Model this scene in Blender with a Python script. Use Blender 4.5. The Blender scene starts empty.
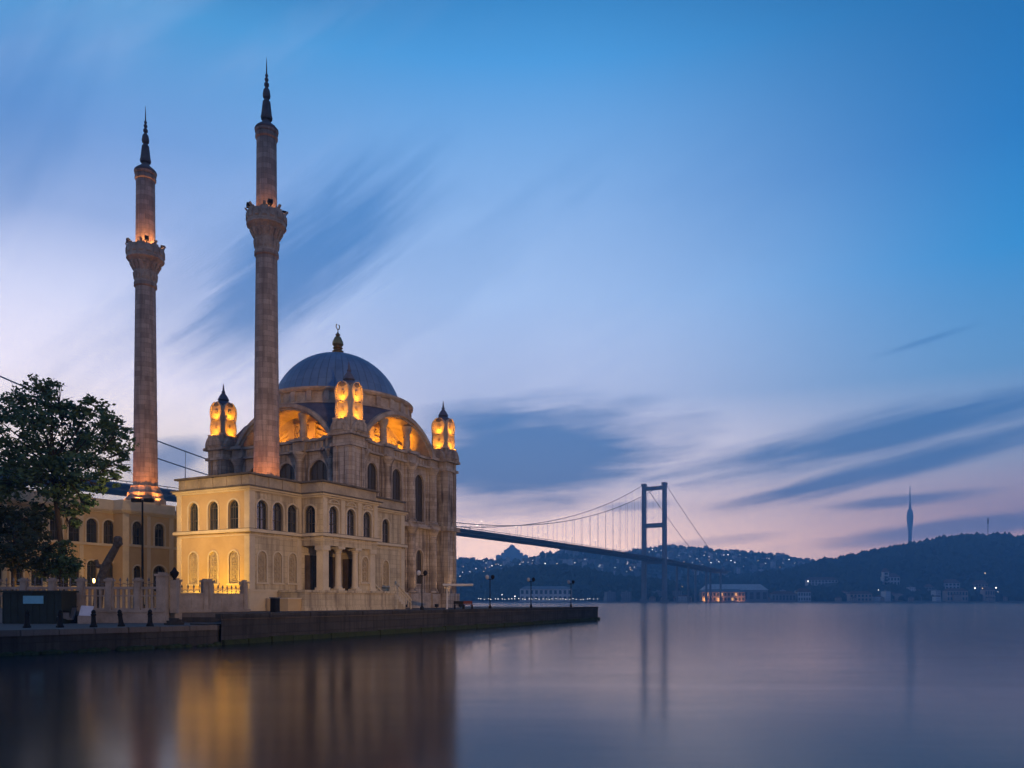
import bpy, math, random
from math import sin, cos, pi, radians, sqrt, atan, atan2
from mathutils import Matrix, Vector

C = bpy.context.scene.collection
S = bpy.context.scene
random.seed(7)

# ------------------------------------------------------------------ camera, sky, sun, exposure
F = 786.0; HX = 512.0; HY = 601.0; CAMZ = 2.6          # focal length in pixels, principal column, horizon row, eye height
cam = bpy.data.cameras.new('camera'); camo = bpy.data.objects.new('camera', cam); C.objects.link(camo)
camo.location = (0, 0, CAMZ); camo.rotation_euler = (pi/2, 0, 0)
cam.sensor_width = 36; cam.lens = 36*F/1024; cam.shift_y = (HY-384)/1024
cam.clip_start = .1; cam.clip_end = 30000
S.camera = camo
S.render.engine = 'CYCLES'
S.cycles.use_denoising = True
S.cycles.max_bounces = 6; S.cycles.diffuse_bounces = 3; S.cycles.glossy_bounces = 3; S.cycles.volume_bounces = 1
S.cycles.sample_clamp_indirect = 3
S.view_settings.view_transform = 'Standard'; S.view_settings.look = 'None'
S.view_settings.exposure = .22; S.view_settings.gamma = 1

def lin(c):
    o = []
    for v in c:
        v /= 255.0
        o.append(v/12.92 if v <= .04045 else ((v+.055)/1.055)**2.4)
    return tuple(o)+(1,)

W = bpy.data.worlds.new('World'); S.world = W; W.use_nodes = True
wn = W.node_tree; wn.nodes.clear()
class NT:
    """small helper to write node maths"""
    def __init__(s, nt): s.nt = nt
    def n(s, t, **k):
        x = s.nt.nodes.new(t)
        for a, b in k.items(): setattr(x, a, b)
        return x
    def put(s, sock, v):
        if isinstance(v, bpy.types.NodeSocket): s.nt.links.new(v, sock)
        else: sock.default_value = v
    def m(s, op, a, b=0.0, c=None, clamp=False):
        x = s.n('ShaderNodeMath', operation=op, use_clamp=clamp)
        s.put(x.inputs[0], a); s.put(x.inputs[1], b)
        if c is not None: s.put(x.inputs[2], c)
        return x.outputs[0]
    def sm(s, v, lo, hi):
        x = s.n('ShaderNodeMapRange', interpolation_type='SMOOTHSTEP')
        s.put(x.inputs[0], v); x.inputs[1].default_value = lo; x.inputs[2].default_value = hi
        return x.outputs[0]
    def mr(s, v, lo, hi, a, b):
        x = s.n('ShaderNodeMapRange'); s.put(x.inputs[0], v)
        for i, q in enumerate((lo, hi, a, b)): x.inputs[i+1].default_value = q
        return x.outputs[0]
    def mix(s, f, a, b, blend='MIX'):
        x = s.n('ShaderNodeMix', data_type='RGBA', blend_type=blend)
        s.put(x.inputs[0], f); s.put(x.inputs[6], a); s.put(x.inputs[7], b)
        return x.outputs[2]
    def ramp(s, v, stops, interp='LINEAR'):
        x = s.n('ShaderNodeValToRGB'); r = x.color_ramp; r.interpolation = interp
        while len(r.elements) < len(stops): r.elements.new(.5)
        for e, (p, c) in zip(r.elements, stops): e.position = p; e.color = c
        s.put(x.inputs[0], v); return x.outputs[0]
    def comb(s, x, y, z):
        c = s.n('ShaderNodeCombineXYZ'); s.put(c.inputs[0], x); s.put(c.inputs[1], y); s.put(c.inputs[2], z); return c.outputs[0]
    def noise(s, vec, scale, detail=4, rough=.55, dist=0.0):
        x = s.n('ShaderNodeTexNoise'); s.put(x.inputs['Vector'], vec); x.inputs['Scale'].default_value = scale
        x.inputs['Detail'].default_value = detail; x.inputs['Roughness'].default_value = rough; x.inputs['Distortion'].default_value = dist
        return x.outputs[0]

def azel(px, py):
    a = atan((px-HX)/F); return a, atan((HY-py)/F*cos(a))
w = NT(wn)
tc = w.n('ShaderNodeTexCoord'); sp = w.n('ShaderNodeSeparateXYZ'); wn.links.new(tc.outputs['Generated'], sp.inputs[0])
dx, dy, dz = sp.outputs
hl = w.m('SQRT', w.m('ADD', w.m('MULTIPLY', dx, dx), w.m('MULTIPLY', dy, dy)))
hl = w.m('MAXIMUM', hl, 1e-4)
az = w.m('ARCTAN2', dx, dy); el = w.m('ARCTAN2', dz, hl)
sa = w.m('DIVIDE', dx, hl); ca = w.m('DIVIDE', dy, hl)
e01 = w.m('DIVIDE', el, radians(60), clamp=True)
def E(py): return atan((HY-py)/F)/radians(60)
ctr = w.ramp(e01, [(0, (1.7326, 1.0964, 0.7784, 1)), (E(545), (1.8629, 1.1790, 0.8372, 1)), (E(480), (1.0048, 0.8225, 0.7979, 1)), (E(400), (0.3592, 0.3878, 0.5152, 1)), (E(300), (0.2507, 0.3420, 0.5096, 1)), (E(200), (0.1391, 0.2447, 0.4226, 1)), (E(60), (0.0359, 0.1646, 0.3539, 1)), (E(-40), (0.0080, 0.0909, 0.2265, 1)), (1, (0.0048, 0.0546, 0.1359, 1))])
rgt = w.ramp(e01, [(0, (0.7224, 0.4039, 0.3545, 1)), (E(545), (0.7768, 0.4342, 0.3812, 1)), (E(480), (0.2894, 0.3040, 0.3769, 1)), (E(400), (0.0776, 0.2016, 0.3587, 1)), (E(300), (0.0129, 0.1511, 0.3440, 1)), (E(200), (0.0050, 0.0970, 0.2634, 1)), (E(60), (0.0029, 0.0665, 0.1841, 1)), (E(-40), (0.0015, 0.0310, 0.1060, 1)), (1, (0.0015, 0.0186, 0.0636, 1))])
lft = w.ramp(e01, [(0, (0.9984, 0.7658, 0.5346, 1)), (E(500), (1.0736, 0.8236, 0.5748, 1)), (E(400), (0.7141, 0.6394, 0.6899, 1)), (E(330), (0.4460, 0.4555, 0.5717, 1)), (E(260), (0.1904, 0.2521, 0.4104, 1)), (E(180), (0.0937, 0.1812, 0.3552, 1)), (E(60), (0.0361, 0.1590, 0.3165, 1)), (E(-40), (0.0074, 0.0626, 0.1594, 1)), (1, (0.0044, 0.0375, 0.0957, 1))])
base = w.mix(w.sm(sa, .02, .60), ctr, rgt)
base = w.mix(w.sm(w.m('MULTIPLY', sa, -1.0), .02, .50), base, lft)
back = w.ramp(e01, [(0, lin((96, 92, 112))), (.3, lin((66, 84, 118))), (1, lin((32, 64, 108)))])
base = w.mix(w.sm(w.m('MULTIPLY', ca, -1.0), -.35, .55), base, back)
# wind-drawn clouds: soft elongated banks, each with its own streak direction
def bank(acc, px, py, L, Wd, rot, amp, streak=(1.5, 14), gain=.9, seed=0.0, edge=(.25, 1.15)):
    a0, e0 = azel(px, py); L /= F; Wd /= F; r = radians(rot)
    u0 = w.m('SUBTRACT', az, a0); v0 = w.m('SUBTRACT', el, e0)
    u = w.m('ADD', w.m('MULTIPLY', u0, cos(r)), w.m('MULTIPLY', v0, sin(r)))
    v = w.m('SUBTRACT', w.m('MULTIPLY', v0, cos(r)), w.m('MULTIPLY', u0, sin(r)))
    n = w.noise(w.comb(w.m('MULTIPLY', u, streak[0]*4), w.m('MULTIPLY', v, streak[1]*4), seed), 1.0, 6, .56, .3)
    n2 = w.noise(w.comb(w.m('MULTIPLY', u, 6.0), w.m('MULTIPLY', v, 10.0), seed+3.3), 1.0, 4, .5, .3)
    un = w.m('DIVIDE', u, L); vn = w.m('DIVIDE', v, Wd)
    q = w.m('SQRT', w.m('ADD', w.m('MULTIPLY', un, un), w.m('MULTIPLY', vn, vn)))
    q = w.m('ADD', q, w.m('MULTIPLY', w.m('SUBTRACT', n, .5), amp))
    q = w.m('ADD', q, w.m('MULTIPLY', w.m('SUBTRACT', n2, .5), amp*.8))
    k = w.m('MULTIPLY', w.m('SUBTRACT', 1.0, w.sm(q, *edge)), gain)
    k = w.m('MULTIPLY', k, w.sm(ca, .2, .5))
    return k if acc is None else w.m('MAXIMUM', acc, k)
k = None
k = bank(k, 292, 272, 165, 58, 36, 1.0, (1.4, 15), .78, 1.0, (.18, 1.25))
k = bank(k, 180, 300, 150, 40, 40, 1.5, (1.4, 12), .32, 2.2, (.05, 1.3))
k = bank(k, 515, 456, 168, 58, 4, .85, (1.8, 13), .90, 4.1, (.42, 1.18))
k = bank(k, 620, 405, 70, 12, 6, 1.5, (2.5, 14), .35, 5.6)
k = bank(k, 870, 437, 220, 24, 9, 1.0, (1.6, 18), .86, 7.7, (.25, 1.2))
k = bank(k, 900, 466, 190, 13, 11, 1.0, (1.6, 18), .86, 8.3, (.25, 1.2))
k = bank(k, 905, 500, 75, 7, 3, 1.0, (2.0, 18), .70, 9.4)
k = bank(k, 945, 529, 150, 12, 5, 1.2, (2.0, 18), .75, 11.4)
k = bank(k, 690, 545, 120, 6, 6, 1.4, (2.0, 18), .35, 12.4)
k = bank(k, 925, 341, 50, 4, 11, .9, (2.0, 18), .40, 13.4)
k = bank(k, 10, 130, 120, 55, 62, 1.3, (1.6, 10), .42, 14.9, (.0, 1.3))
k = bank(k, 172, 462, 48, 26, 24, 1.0, (2.0, 9), .75, 15.6)
k = bank(k, 640, 505, 45, 6, 3, 1.0, (2.0, 18), .55, 17.0)
k = bank(k, 420, 300, 260, 45, 30, 1.8, (1.4, 14), .16, 21.0)
k = bank(k, 560, 300, 330, 70, 24, 1.8, (1.2, 14), .08, 23.0)
cl = w.ramp(e01, [(0, lin((110, 124, 156))), (E(520), lin((56, 92, 136))), (E(460), lin((40, 88, 132))), (E(300), lin((26, 84, 136))), (E(100), lin((32, 88, 138))), (1, lin((28, 60, 98)))])
# pale torn veil high up the sky to break the evenness
veil = w.noise(w.comb(w.m('MULTIPLY', w.m('ADD', az, w.m('MULTIPLY', el, .6)), 3.0), w.m('MULTIPLY', w.m('SUBTRACT', el, w.m('MULTIPLY', az, .6)), 12.0), 5.0), 1.0, 5, .55, .2)
base = w.mix(w.m('MULTIPLY', w.m('MULTIPLY', w.sm(veil, .45, .75), .10), w.sm(w.m('MULTIPLY', sa, -1.0), -.05, .4)), base, lin((178, 172, 190)))
skyc = w.mix(k, base, cl)
nis = w.n('ShaderNodeTexSky', sky_type='NISHITA', sun_disc=False)
SUN_EL, SUN_AZ = radians(3), radians(-38)
nis.sun_elevation = SUN_EL; nis.sun_rotation = SUN_AZ
bg = w.n('ShaderNodeBackground'); bg.inputs[1].default_value = 2.16; wn.links.new(skyc, bg.inputs[0])
bg2 = w.n('ShaderNodeBackground'); bg2.inputs[1].default_value = .004; wn.links.new(nis.outputs[0], bg2.inputs[0])
ad = w.n('ShaderNodeAddShader'); wn.links.new(bg.outputs[0], ad.inputs[0]); wn.links.new(bg2.outputs[0], ad.inputs[1])
wo = w.n('ShaderNodeOutputWorld'); wn.links.new(ad.outputs[0], wo.inputs[0])

sun = bpy.data.lights.new('sun', 'SUN'); sun.energy = .06; sun.angle = radians(12); sun.color = (1, .82, .7)
suno = bpy.data.objects.new('sun', sun); C.objects.link(suno)
suno.rotation_euler = Vector((sin(SUN_AZ)*cos(SUN_EL), cos(SUN_AZ)*cos(SUN_EL), sin(SUN_EL))).to_track_quat('Z', 'Y').to_euler()

# ------------------------------------------------------------------ helpers
def at(px, py, Y): return Vector(((px-HX)/F*Y, Y, CAMZ+(HY-py)/F*Y))

class MB:
    """collects shapes; build() links them as ONE mesh object"""
    def __init__(s, T=None): s.v = []; s.f = []; s.T = T; s.sm = False
    def add(s, vs, fs):
        b = len(s.v)
        for p in vs:
            p = Vector(p); s.v.append(s.T(p) if s.T else p)
        for f in fs: s.f.append([b+i for i in f])
    def box(s, x0, x1, y0, y1, z0, z1):
        s.add([(x0,y0,z0),(x1,y0,z0),(x1,y1,z0),(x0,y1,z0),(x0,y0,z1),(x1,y0,z1),(x1,y1,z1),(x0,y1,z1)],
              [(3,2,1,0),(4,5,6,7),(0,1,5,4),(1,2,6,5),(2,3,7,6),(3,0,4,7)])
    def prism(s, poly, o0, o1):
        """poly in (x, z), pushed along y from o0 to o1"""
        n = len(poly)
        vs = [(x, o0, z) for x, z in poly]+[(x, o1, z) for x, z in poly]
        s.add(vs, [list(range(n)), list(range(2*n-1, n-1, -1))]+[(i, i+n, (i+1) % n+n, (i+1) % n) for i in range(n)])
    def slab(s, poly, z0, z1):
        """poly in (x, y), from z0 to z1"""
        n = len(poly)
        vs = [(x, y, z0) for x, y in poly]+[(x, y, z1) for x, y in poly]
        s.add(vs, [list(range(n-1, -1, -1)), list(range(n, 2*n))]+[(i, (i+1) % n, (i+1) % n+n, i+n) for i in range(n)])
    def lathe(s, prof, cx=0, cy=0, n=24, a0=0.0, sm=True):
        if sm: s.sm = True
        vs = []; fs = []
        for r, z in prof:
            for i in range(n):
                a = a0+2*pi*i/n; vs.append((cx+r*cos(a), cy+r*sin(a), z))
        for j in range(len(prof)-1):
            for i in range(n):
                k = (i+1) % n; fs.append((j*n+i, j*n+k, (j+1)*n+k, (j+1)*n+i))
        fs.append(list(range(n-1, -1, -1))); m = (len(prof)-1)*n; fs.append([m+i for i in range(n)])
        s.add(vs, fs)
    def tube(s, pts, r, n=6, r1=None):
        s.sm = True
        pts = [Vector(p) for p in pts]; vs = []; fs = []; N = len(pts)
        for i, p in enumerate(pts):
            d = (pts[min(i+1, N-1)]-pts[max(i-1, 0)]).normalized()
            a = d.cross(Vector((0, 0, 1)));
            if a.length < .05: a = d.cross(Vector((1, 0, 0)))
            a.normalize(); b = d.cross(a)
            rr = r if r1 is None else r+(r1-r)*i/max(1, N-1)
            for j in range(n):
                t = 2*pi*j/n; vs.append(p+a*(rr*cos(t))+b*(rr*sin(t)))
        for i in range(N-1):
            for j in range(n):
                k = (j+1) % n; fs.append((i*n+j, i*n+k, (i+1)*n+k, (i+1)*n+j))
        fs.append(list(range(n))); fs.append([(N-1)*n+j for j in range(n-1, -1, -1)])
        s.add(vs, fs)
    def mesh(s, name, off=(0, 0, 0)):
        o = Vector(off); me = bpy.data.meshes.new(name)
        me.from_pydata([p-o for p in s.v], [], s.f); me.update()
        import bmesh
        bm = bmesh.new(); bm.from_mesh(me); bmesh.ops.recalc_face_normals(bm, faces=bm.faces); bm.to_mesh(me); bm.free()
        if s.sm:
            me.shade_smooth(); me.set_sharp_from_angle(angle=radians(32))
        return me
    def build(s, name, mat, parent=None, off=(0, 0, 0)):
        me = s.mesh(name, off); me.materials.append(mat)
        return link(name, me, parent)

def link(name, me, parent=None, loc=(0, 0, 0), rot=0):
    o = bpy.data.objects.new(name, me); C.objects.link(o); o.location = loc; o.rotation_euler = (0, 0, rot)
    if parent: o.parent = parent
    return o
def tag(o, label, cat, group=None, kind=None):
    o['label'] = label; o['category'] = cat
    if group: o['group'] = group
    if kind: o['kind'] = kind
    return o
def thing(name, label, cat, loc=(0, 0, 0), rot=0, group=None):
    o = bpy.data.objects.new(name, None); C.objects.link(o); o.location = loc; o.rotation_euler = (0, 0, rot)
    o.empty_display_size = .3
    return tag(o, label, cat, group)
def copy_tree(o, parent=None):
    c = o.copy(); C.objects.link(c); c.parent = parent
    for ch in list(o.children): copy_tree(ch, c)
    return c
def structure(o): o['kind'] = 'structure'; return o
def interp(prof, x):
    if x <= prof[0][0]: return prof[0][1]
    for (a, b), (c, d) in zip(prof, prof[1:]):
        if x <= c: return b+(d-b)*(x-a)/(c-a)
    return prof[-1][1]

# ------------------------------------------------------------------ materials
def mat(name, col, rough=.8, metal=0.0, spec=.3, emit=None):
    m = bpy.data.materials.new(name); m.use_nodes = True; b = m.node_tree.nodes['Principled BSDF']
    b.inputs['Base Color'].default_value = tuple(col)+(1,); b.inputs['Roughness'].default_value = rough
    b.inputs['Metallic'].default_value = metal; b.inputs['Specular IOR Level'].default_value = spec
    if emit: b.inputs['Emission Color'].default_value = tuple(emit[0])+(1,); b.inputs['Emission Strength'].default_value = emit[1]
    return m
def mottled(name, c1, c2, scale=.6, rough=.85, bump=.3, bscale=6.0, coords='Object', metal=0, spec=.3, fine=.25):
    m = mat(name, c1, rough, metal, spec); t = NT(m.node_tree); b = m.node_tree.nodes['Principled BSDF']
    tcx = t.n('ShaderNodeTexCoord').outputs[coords]
    a = t.noise(tcx, scale, 5, .6); f = t.noise(tcx, scale*9, 4, .6)
    x = t.mr(t.m('ADD', t.m('MULTIPLY', a, 1-fine), t.m('MULTIPLY', f, fine)), .36, .64, 0, 1)
    t.put(b.inputs['Base Color'], t.mix(x, tuple(c1)+(1,), tuple(c2)+(1,)))
    if bump:
        bp = t.n('ShaderNodeBump'); bp.inputs['Strength'].default_value = bump; bp.inputs['Distance'].default_value = .05
        t.put(bp.inputs['Height'], t.noise(tcx, bscale, 4)); m.node_tree.links.new(bp.outputs[0], b.inputs['Normal'])
    return m
def masonry(name, c1, c2, joint, bw=1.1, bh=.42, rnd=False, stain=(.10, .075, .06), stain_amt=.55, bump=.35, rough=.82):
    """coursed stone: blocks of slightly different tone, joints, rain streaks and soot"""
    m = mat(name, c1, rough); t = NT(m.node_tree); b = m.node_tree.nodes['Principled BSDF']
    o = t.n('ShaderNodeTexCoord').outputs['Object']; s = t.n('ShaderNodeSeparateXYZ'); t.put(s.inputs[0], o)
    x, y, z = s.outputs
    h = t.m('MULTIPLY', t.m('ARCTAN2', y, x), 1.25) if rnd else t.m('ADD', x, y)
    br = t.n('ShaderNodeTexBrick'); t.put(br.inputs['Vector'], t.comb(h, z, 0.0))
    br.inputs['Scale'].default_value = 1; br.inputs['Brick Width'].default_value = bw; br.inputs['Row Height'].default_value = bh
    br.inputs['Mortar Size'].default_value = .012; br.inputs['Mortar Smooth'].default_value = .4
    br.inputs['Color1'].default_value = tuple(c1)+(1,); br.inputs['Color2'].default_value = tuple(c2)+(1,); br.inputs['Mortar'].default_value = tuple(joint)+(1,)
    br.inputs['Bias'].default_value = -.1
    big = t.noise(o, .35, 5, .6)
    st = t.noise(t.comb(t.m('MULTIPLY', h, 2.2), t.m('MULTIPLY', z, .16), 0.0), 1.0, 5, .6)
    fine = t.noise(o, 7.0, 4, .6)
    f = t.m('ADD', t.m('MULTIPLY', t.sm(st, .43, .66), .75), t.m('MULTIPLY', t.sm(big, .46, .68), .55))
    f = t.m('MULTIPLY', f, stain_amt, clamp=True)
    c = t.mix(f, br.outputs['Color'], tuple(stain)+(1,))
    c = t.mix(t.m('MULTIPLY', t.m('ABSOLUTE', t.m('SUBTRACT', fine, .5)), 1.7), c, tuple(v*.6 for v in c2)+(1,))
    t.put(b.inputs['Base Color'], c)
    bp = t.n('ShaderNodeBump'); bp.inputs['Strength'].default_value = bump; bp.inputs['Distance'].default_value = .04
    t.put(bp.inputs['Height'], t.m('ADD', t.m('MULTIPLY', br.outputs['Fac'], -1.0), t.m('MULTIPLY', fine, .8)))
    m.node_tree.links.new(bp.outputs[0], b.inputs['Normal'])
    return m

M = {}
M['stone'] = masonry('hall_stone', (.52, .44, .355), (.36, .295, .235), (.14, .115, .095), 1.2, .45, stain_amt=.95)
M['minaret'] = masonry('minaret_stone', (.44, .36, .30), (.27, .215, .18), (.15, .12, .10), 1.0, .5, rnd=True, stain_amt=.6)
M['carved'] = mottled('carved_stone', (.48, .405, .33), (.23, .185, .15), .8, .85, .9, 5.0)
M['lantern'] = mottled('lantern_stone', (.46, .39, .31), (.34, .28, .22), 1.1, .85, .8, 6.0)
M['rosette'] = mottled('shade_carving', (.34, .27, .19), (.22, .17, .12), 2.0, .9, .6, 8.0)  # darker tone stands in for the shade of deep-cut rosettes
M['cream'] = masonry('cream_stone', (.60, .495, .32), (.50, .405, .255), (.24, .195, .135), 1.3, .45, stain=(.20, .155, .105), stain_amt=.85, bump=.25)
M['ochre'] = mottled('ochre_plaster', (.52, .375, .20), (.44, .31, .16), .5, .9, .12, 3.0)
M['trim'] = mottled('pale_trim', (.60, .51, .36), (.48, .40, .28), .7, .85, .15, 8.0)
M['coping'] = mottled('weathered_coping', (.36, .31, .25), (.17, .145, .125), .5, .9, .2, 8.0)
M['soot'] = mottled('sooty_ledge', (.17, .145, .12), (.07, .06, .052), .7, .95, .2, 8.0)
M['attic'] = mottled('attic_stone', (.44, .37, .27), (.25, .21, .16), .6, .9, .2, 8.0)
M['lattice'] = mottled('pale_lattice', (.44, .36, .24), (.33, .265, .175), 2.0, .8, .15, 12.0)
M['dark_recess'] = mottled('shadowed_panel', (.22, .19, .15), (.15, .13, .105), 1.5, .9, .1, 6.0)
M['glass'] = mat('window_glass', (.022, .030, .042), .05, 0, .6)
M['glass'].node_tree.nodes['Principled BSDF'].inputs['IOR'].default_value = 2.1
M['glass_old'] = mat('old_leaded_glass', (.05, .042, .036), .35, 0, .4)
M['sash'] = mottled('window_sash', (.085, .075, .065), (.06, .052, .045), 2.0, .6, .1)
def lead():
    m = mat('lead_sheet', (.10, .13, .175), .55, .15, .4); t = NT(m.node_tree); b = m.node_tree.nodes['Principled BSDF']
    o = t.n('ShaderNodeTexCoord').outputs['Object']; s = t.n('ShaderNodeSeparateXYZ'); t.put(s.inputs[0], o); x, y, z = s.outputs
    a = t.m('MULTIPLY', t.m('ARCTAN2', y, x), 48/(2*pi)); fr = t.m('ABSOLUTE', t.m('SUBTRACT', t.m('FRACT', a), .5))
    rib = t.sm(fr, .40, .5)
    rz = t.sm(t.m('ABSOLUTE', t.m('SUBTRACT', t.m('FRACT', t.m('MULTIPLY', z, .8)), .5)), .46, .5)
    n = t.noise(o, .9, 5, .6); cell = t.n('ShaderNodeTexWhiteNoise'); t.put(cell.inputs['Vector'], t.comb(t.m('FLOOR', a), t.m('FLOOR', t.m('MULTIPLY', z, .8)), 0.0))
    v = t.m('ADD', t.m('MULTIPLY', n, .75), t.m('MULTIPLY', cell.outputs[0], .25))
    c = t.mix(t.mr(v, .3, .7, 0, 1), (.10, .165, .27, 1), (.155, .235, .36, 1))
    c = t.mix(t.m('MULTIPLY', rib, .55), c, (.06, .075, .10, 1)); c = t.mix(t.m('MULTIPLY', rz, .3), c, (.06, .075, .10, 1))
    t.put(b.inputs['Base Color'], c)
    bp = t.n('ShaderNodeBump'); bp.inputs['Strength'].default_value = .6; bp.inputs['Distance'].default_value = .06
    t.put(bp.inputs['Height'], t.m('ADD', rib, t.m('MULTIPLY', n, .3))); m.node_tree.links.new(bp.outputs[0], b.inputs['Normal'])
    return m
M['lead'] = lead()
M['lead_dark'] = mottled('old_lead', (.12, .115, .15), (.06, .06, .085), .8, .6, .3, 4.0)
M['spire'] = mottled('weathered_spire', (.15, .125, .125), (.07, .06, .065), 1.2, .7, .3, 6.0)
M['door_shade'] = mottled('shade_timber', (.11, .075, .045), (.06, .042, .027), 1.5, .7, .3, 6.0)  # dark door brown that also carries the shade inside the portico
M['gold'] = mottled('gilded_bronze', (.42, .27, .10), (.24, .15, .06), 3.0, .4, .1, 8, metal=.8)
M['dark_metal'] = mottled('dark_iron', (.016, .016, .018), (.009, .009, .010), 3.0, .75, .1, spec=.15)
M['grey_metal'] = mottled('grey_steel', (.16, .17, .18), (.11, .115, .125), 1.0, .5, .05)
M['white_metal'] = mottled('white_enamel', (.55, .55, .55), (.42, .42, .43), 1.5, .5, .05)
M['bridge'] = mottled('bridge_steel', (.21, .23, .26), (.16, .175, .20), .05, .6, 0)
M['quay'] = masonry('quay_blocks', (.062, .056, .052), (.040, .036, .034), (.018, .017, .016), 1.6, .55, stain=(.02, .02, .018), stain_amt=.9, bump=.8)
M['paving'] = masonry('quay_paving', (.15, .13, .115), (.115, .10, .09), (.06, .054, .048), 1.0, .6, stain_amt=.5, bump=.2)
M['fence_stone'] = mottled('fence_stone', (.37, .315, .265), (.22, .185, .155), 1.0, .85, .25, 9)
M['kiosk'] = mottled('dark_green_panel', (.018, .03, .026), (.012, .02, .018), 2.0, .55, .05)
M['sign_blue'] = mottled('pale_blue_sign', (.16, .42, .55), (.13, .36, .48), 3.0, .5, 0)
M['sign_white'] = mottled('white_board', (.62, .62, .66), (.5, .5, .54), 2.0, .6, 0)
M['bark'] = mottled('bark', (.05, .038, .03), (.028, .022, .018), 3.0, .95, .8, 14)
M['pale_bark'] = mottled('pale_bark', (.13, .11, .09), (.05, .042, .034), 4.0, .95, .8, 10)
M['weed'] = mottled('seaweed', (.035, .05, .015), (.02, .028, .012), 3.0, .9, .5, 12)
M['rope'] = mottled('tarred_rope', (.05, .045, .04), (.03, .028, .025), 6.0, .95, .5, 30)
def leaf(name, a, b2):
    m = mottled(name, a, b2, .45, .6, 0); return m
M['leaf'] = leaf('plane_leaf', (.034, .085, .040), (.075, .125, .045))
M['leaf_dark'] = leaf('dark_leaf', (.016, .03, .015), (.035, .05, .02))
M['hill'] = mottled('hillside', (.045, .055, .04), (.07, .07, .055), .004, .95, 0)
M['town'] = mottled('town_slope', (.17, .155, .15), (.05, .055, .05), .012, .95, 0)
M['wood'] = mottled('woodland', (.016, .032, .024), (.030, .048, .034), .03, .95, 0)
M['house_pale'] = mottled('pale_render', (.62, .58, .54), (.50, .46, .42), .05, .9, 0)
M['house_warm'] = mottled('warm_render', (.46, .33, .26), (.36, .26, .20), .05, .9, 0)
M['house_grey'] = mottled('grey_render', (.25, .25, .26), (.20, .20, .21), .05, .9, 0)
M['tile'] = mottled('clay_roof', (.20, .09, .06), (.14, .065, .045), .1, .9, 0)
M['far_glass'] = mat('far_glass', (.03, .035, .045), .2, 0, .5)
M['lamp_white'] = mat('lit_lamp_white', (.8, .8, .8), .5, 0, .3, ((1, .92, .82), 4.5))
M['lamp_warm'] = mat('lit_lamp_warm', (.8, .7, .5), .5, 0, .3, ((1, .62, .28), 3.5))
M['flood'] = mat('lit_floodlight_lens', (.8, .7, .5), .3, 0, .3, ((1, .6, .2), 5))
M['globe'] = mottled('unlit_globe', (.45, .45, .47), (.38, .38, .40), 2.0, .3, 0)
M['red'] = mottled('faded_red', (.16, .045, .035), (.11, .03, .025), 2.0, .8, .1)
def water():
    m = mat('strait_water', (.010, .018, .026), .17, 0, .5); t = NT(m.node_tree); b = m.node_tree.nodes['Principled BSDF']
    b.inputs['IOR'].default_value = 1.333
    o = t.n('ShaderNodeTexCoord').outputs['Object']; s = t.n('ShaderNodeSeparateXYZ'); t.put(s.inputs[0], o); x, y, z = s.outputs
    n1 = t.noise(t.comb(t.m('MULTIPLY', x, .25), t.m('MULTIPLY', y, .9), 0.0), .5, 4, .5)
    n2 = t.noise(t.comb(t.m('MULTIPLY', x, .02), t.m('MULTIPLY', y, .06), 7.0), 1.0, 3, .5)
    t.put(b.inputs['Roughness'], t.mr(t.noise(t.comb(t.m('MULTIPLY', x, .05), t.m('MULTIPLY', y, .35), 2.0), 1.0, 4, .6), .3, .7, .142, .172))
    bp = t.n('ShaderNodeBump'); bp.inputs['Strength'].default_value = .09; bp.inputs['Distance'].default_value = .1
    t.put(bp.inputs['Height'], n1); m.node_tree.links.new(bp.outputs[0], b.inputs['Normal'])
    return m
M['water'] = water()

# ------------------------------------------------------------------ water, quays, ground
mb = MB(); mb.add([(-9000, -300, 0), (9000, -300, 0), (9000, 9000, 0), (-9000, 9000, 0)], [(0, 1, 2, 3)])
structure(mb.build('water', M['water']))
TH = radians(62.5); UX, UY = cos(TH), sin(TH)
N0 = Vector((-16.6, 80.0))                     # near corner turret of the prayer hall
def MF(u, v): return N0+Vector((UX*u-UY*v, UY*u+UX*v))
GZ = 1.8
QA = Vector((-17.2, 46.5)); QB = Vector((11.7, 107.0)); qd = (QB-QA).normalized(); qn = Vector((-qd.y, qd.x))
mb = MB()
P = [QA, QB, QB+qn*60, Vector((-120, 170)), Vector((-120, 53.2)), Vector((-15.6, 53.2))+Vector((-2.6, 0))]
P = [tuple(p) for p in P]
mb.slab(P, -3, GZ-.30)
structure(mb.build('quay_wall', M['quay']))
mb = MB(); mb.slab(P, GZ-.30, GZ)
structure(mb.build('quay_pavement', M['paving']))
# heavy coping along the raised quay and a projecting toe at the waterline
mb = MB(); L = (QB-QA).length; nseg = 34
for i in range(nseg):
    a = QA+qd*(L*i/nseg+.02); b = QA+qd*(L*(i+1)/nseg-.02); j = random.uniform(-.03, .03)
    mb.slab([tuple(a-qn*(.10+j)), tuple(b-qn*(.10+j)), tuple(b+qn*.5), tuple(a+qn*.5)], GZ-.26, GZ+.05+j*.4)
structure(mb.build('quay_coping', M['quay']))
mb = MB()
for i in range(nseg):
    a = QA+qd*(L*i/nseg+.04); b = QA+qd*(L*(i+1)/nseg-.04); j = random.uniform(-.06, .06)
    mb.slab([tuple(a-qn*(.28+j)), tuple(b-qn*(.28+j)), tuple(b), tuple(a)], -1, .34+j)
structure(mb.build('quay_footing', M['weed']))
LA = Vector((-23.8, 38.0)); LB = Vector((-17.35, 46.2))
ld = (LB-LA).normalized(); ln = Vector((-ld.y, ld.x)); LZ = 1.15
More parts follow.
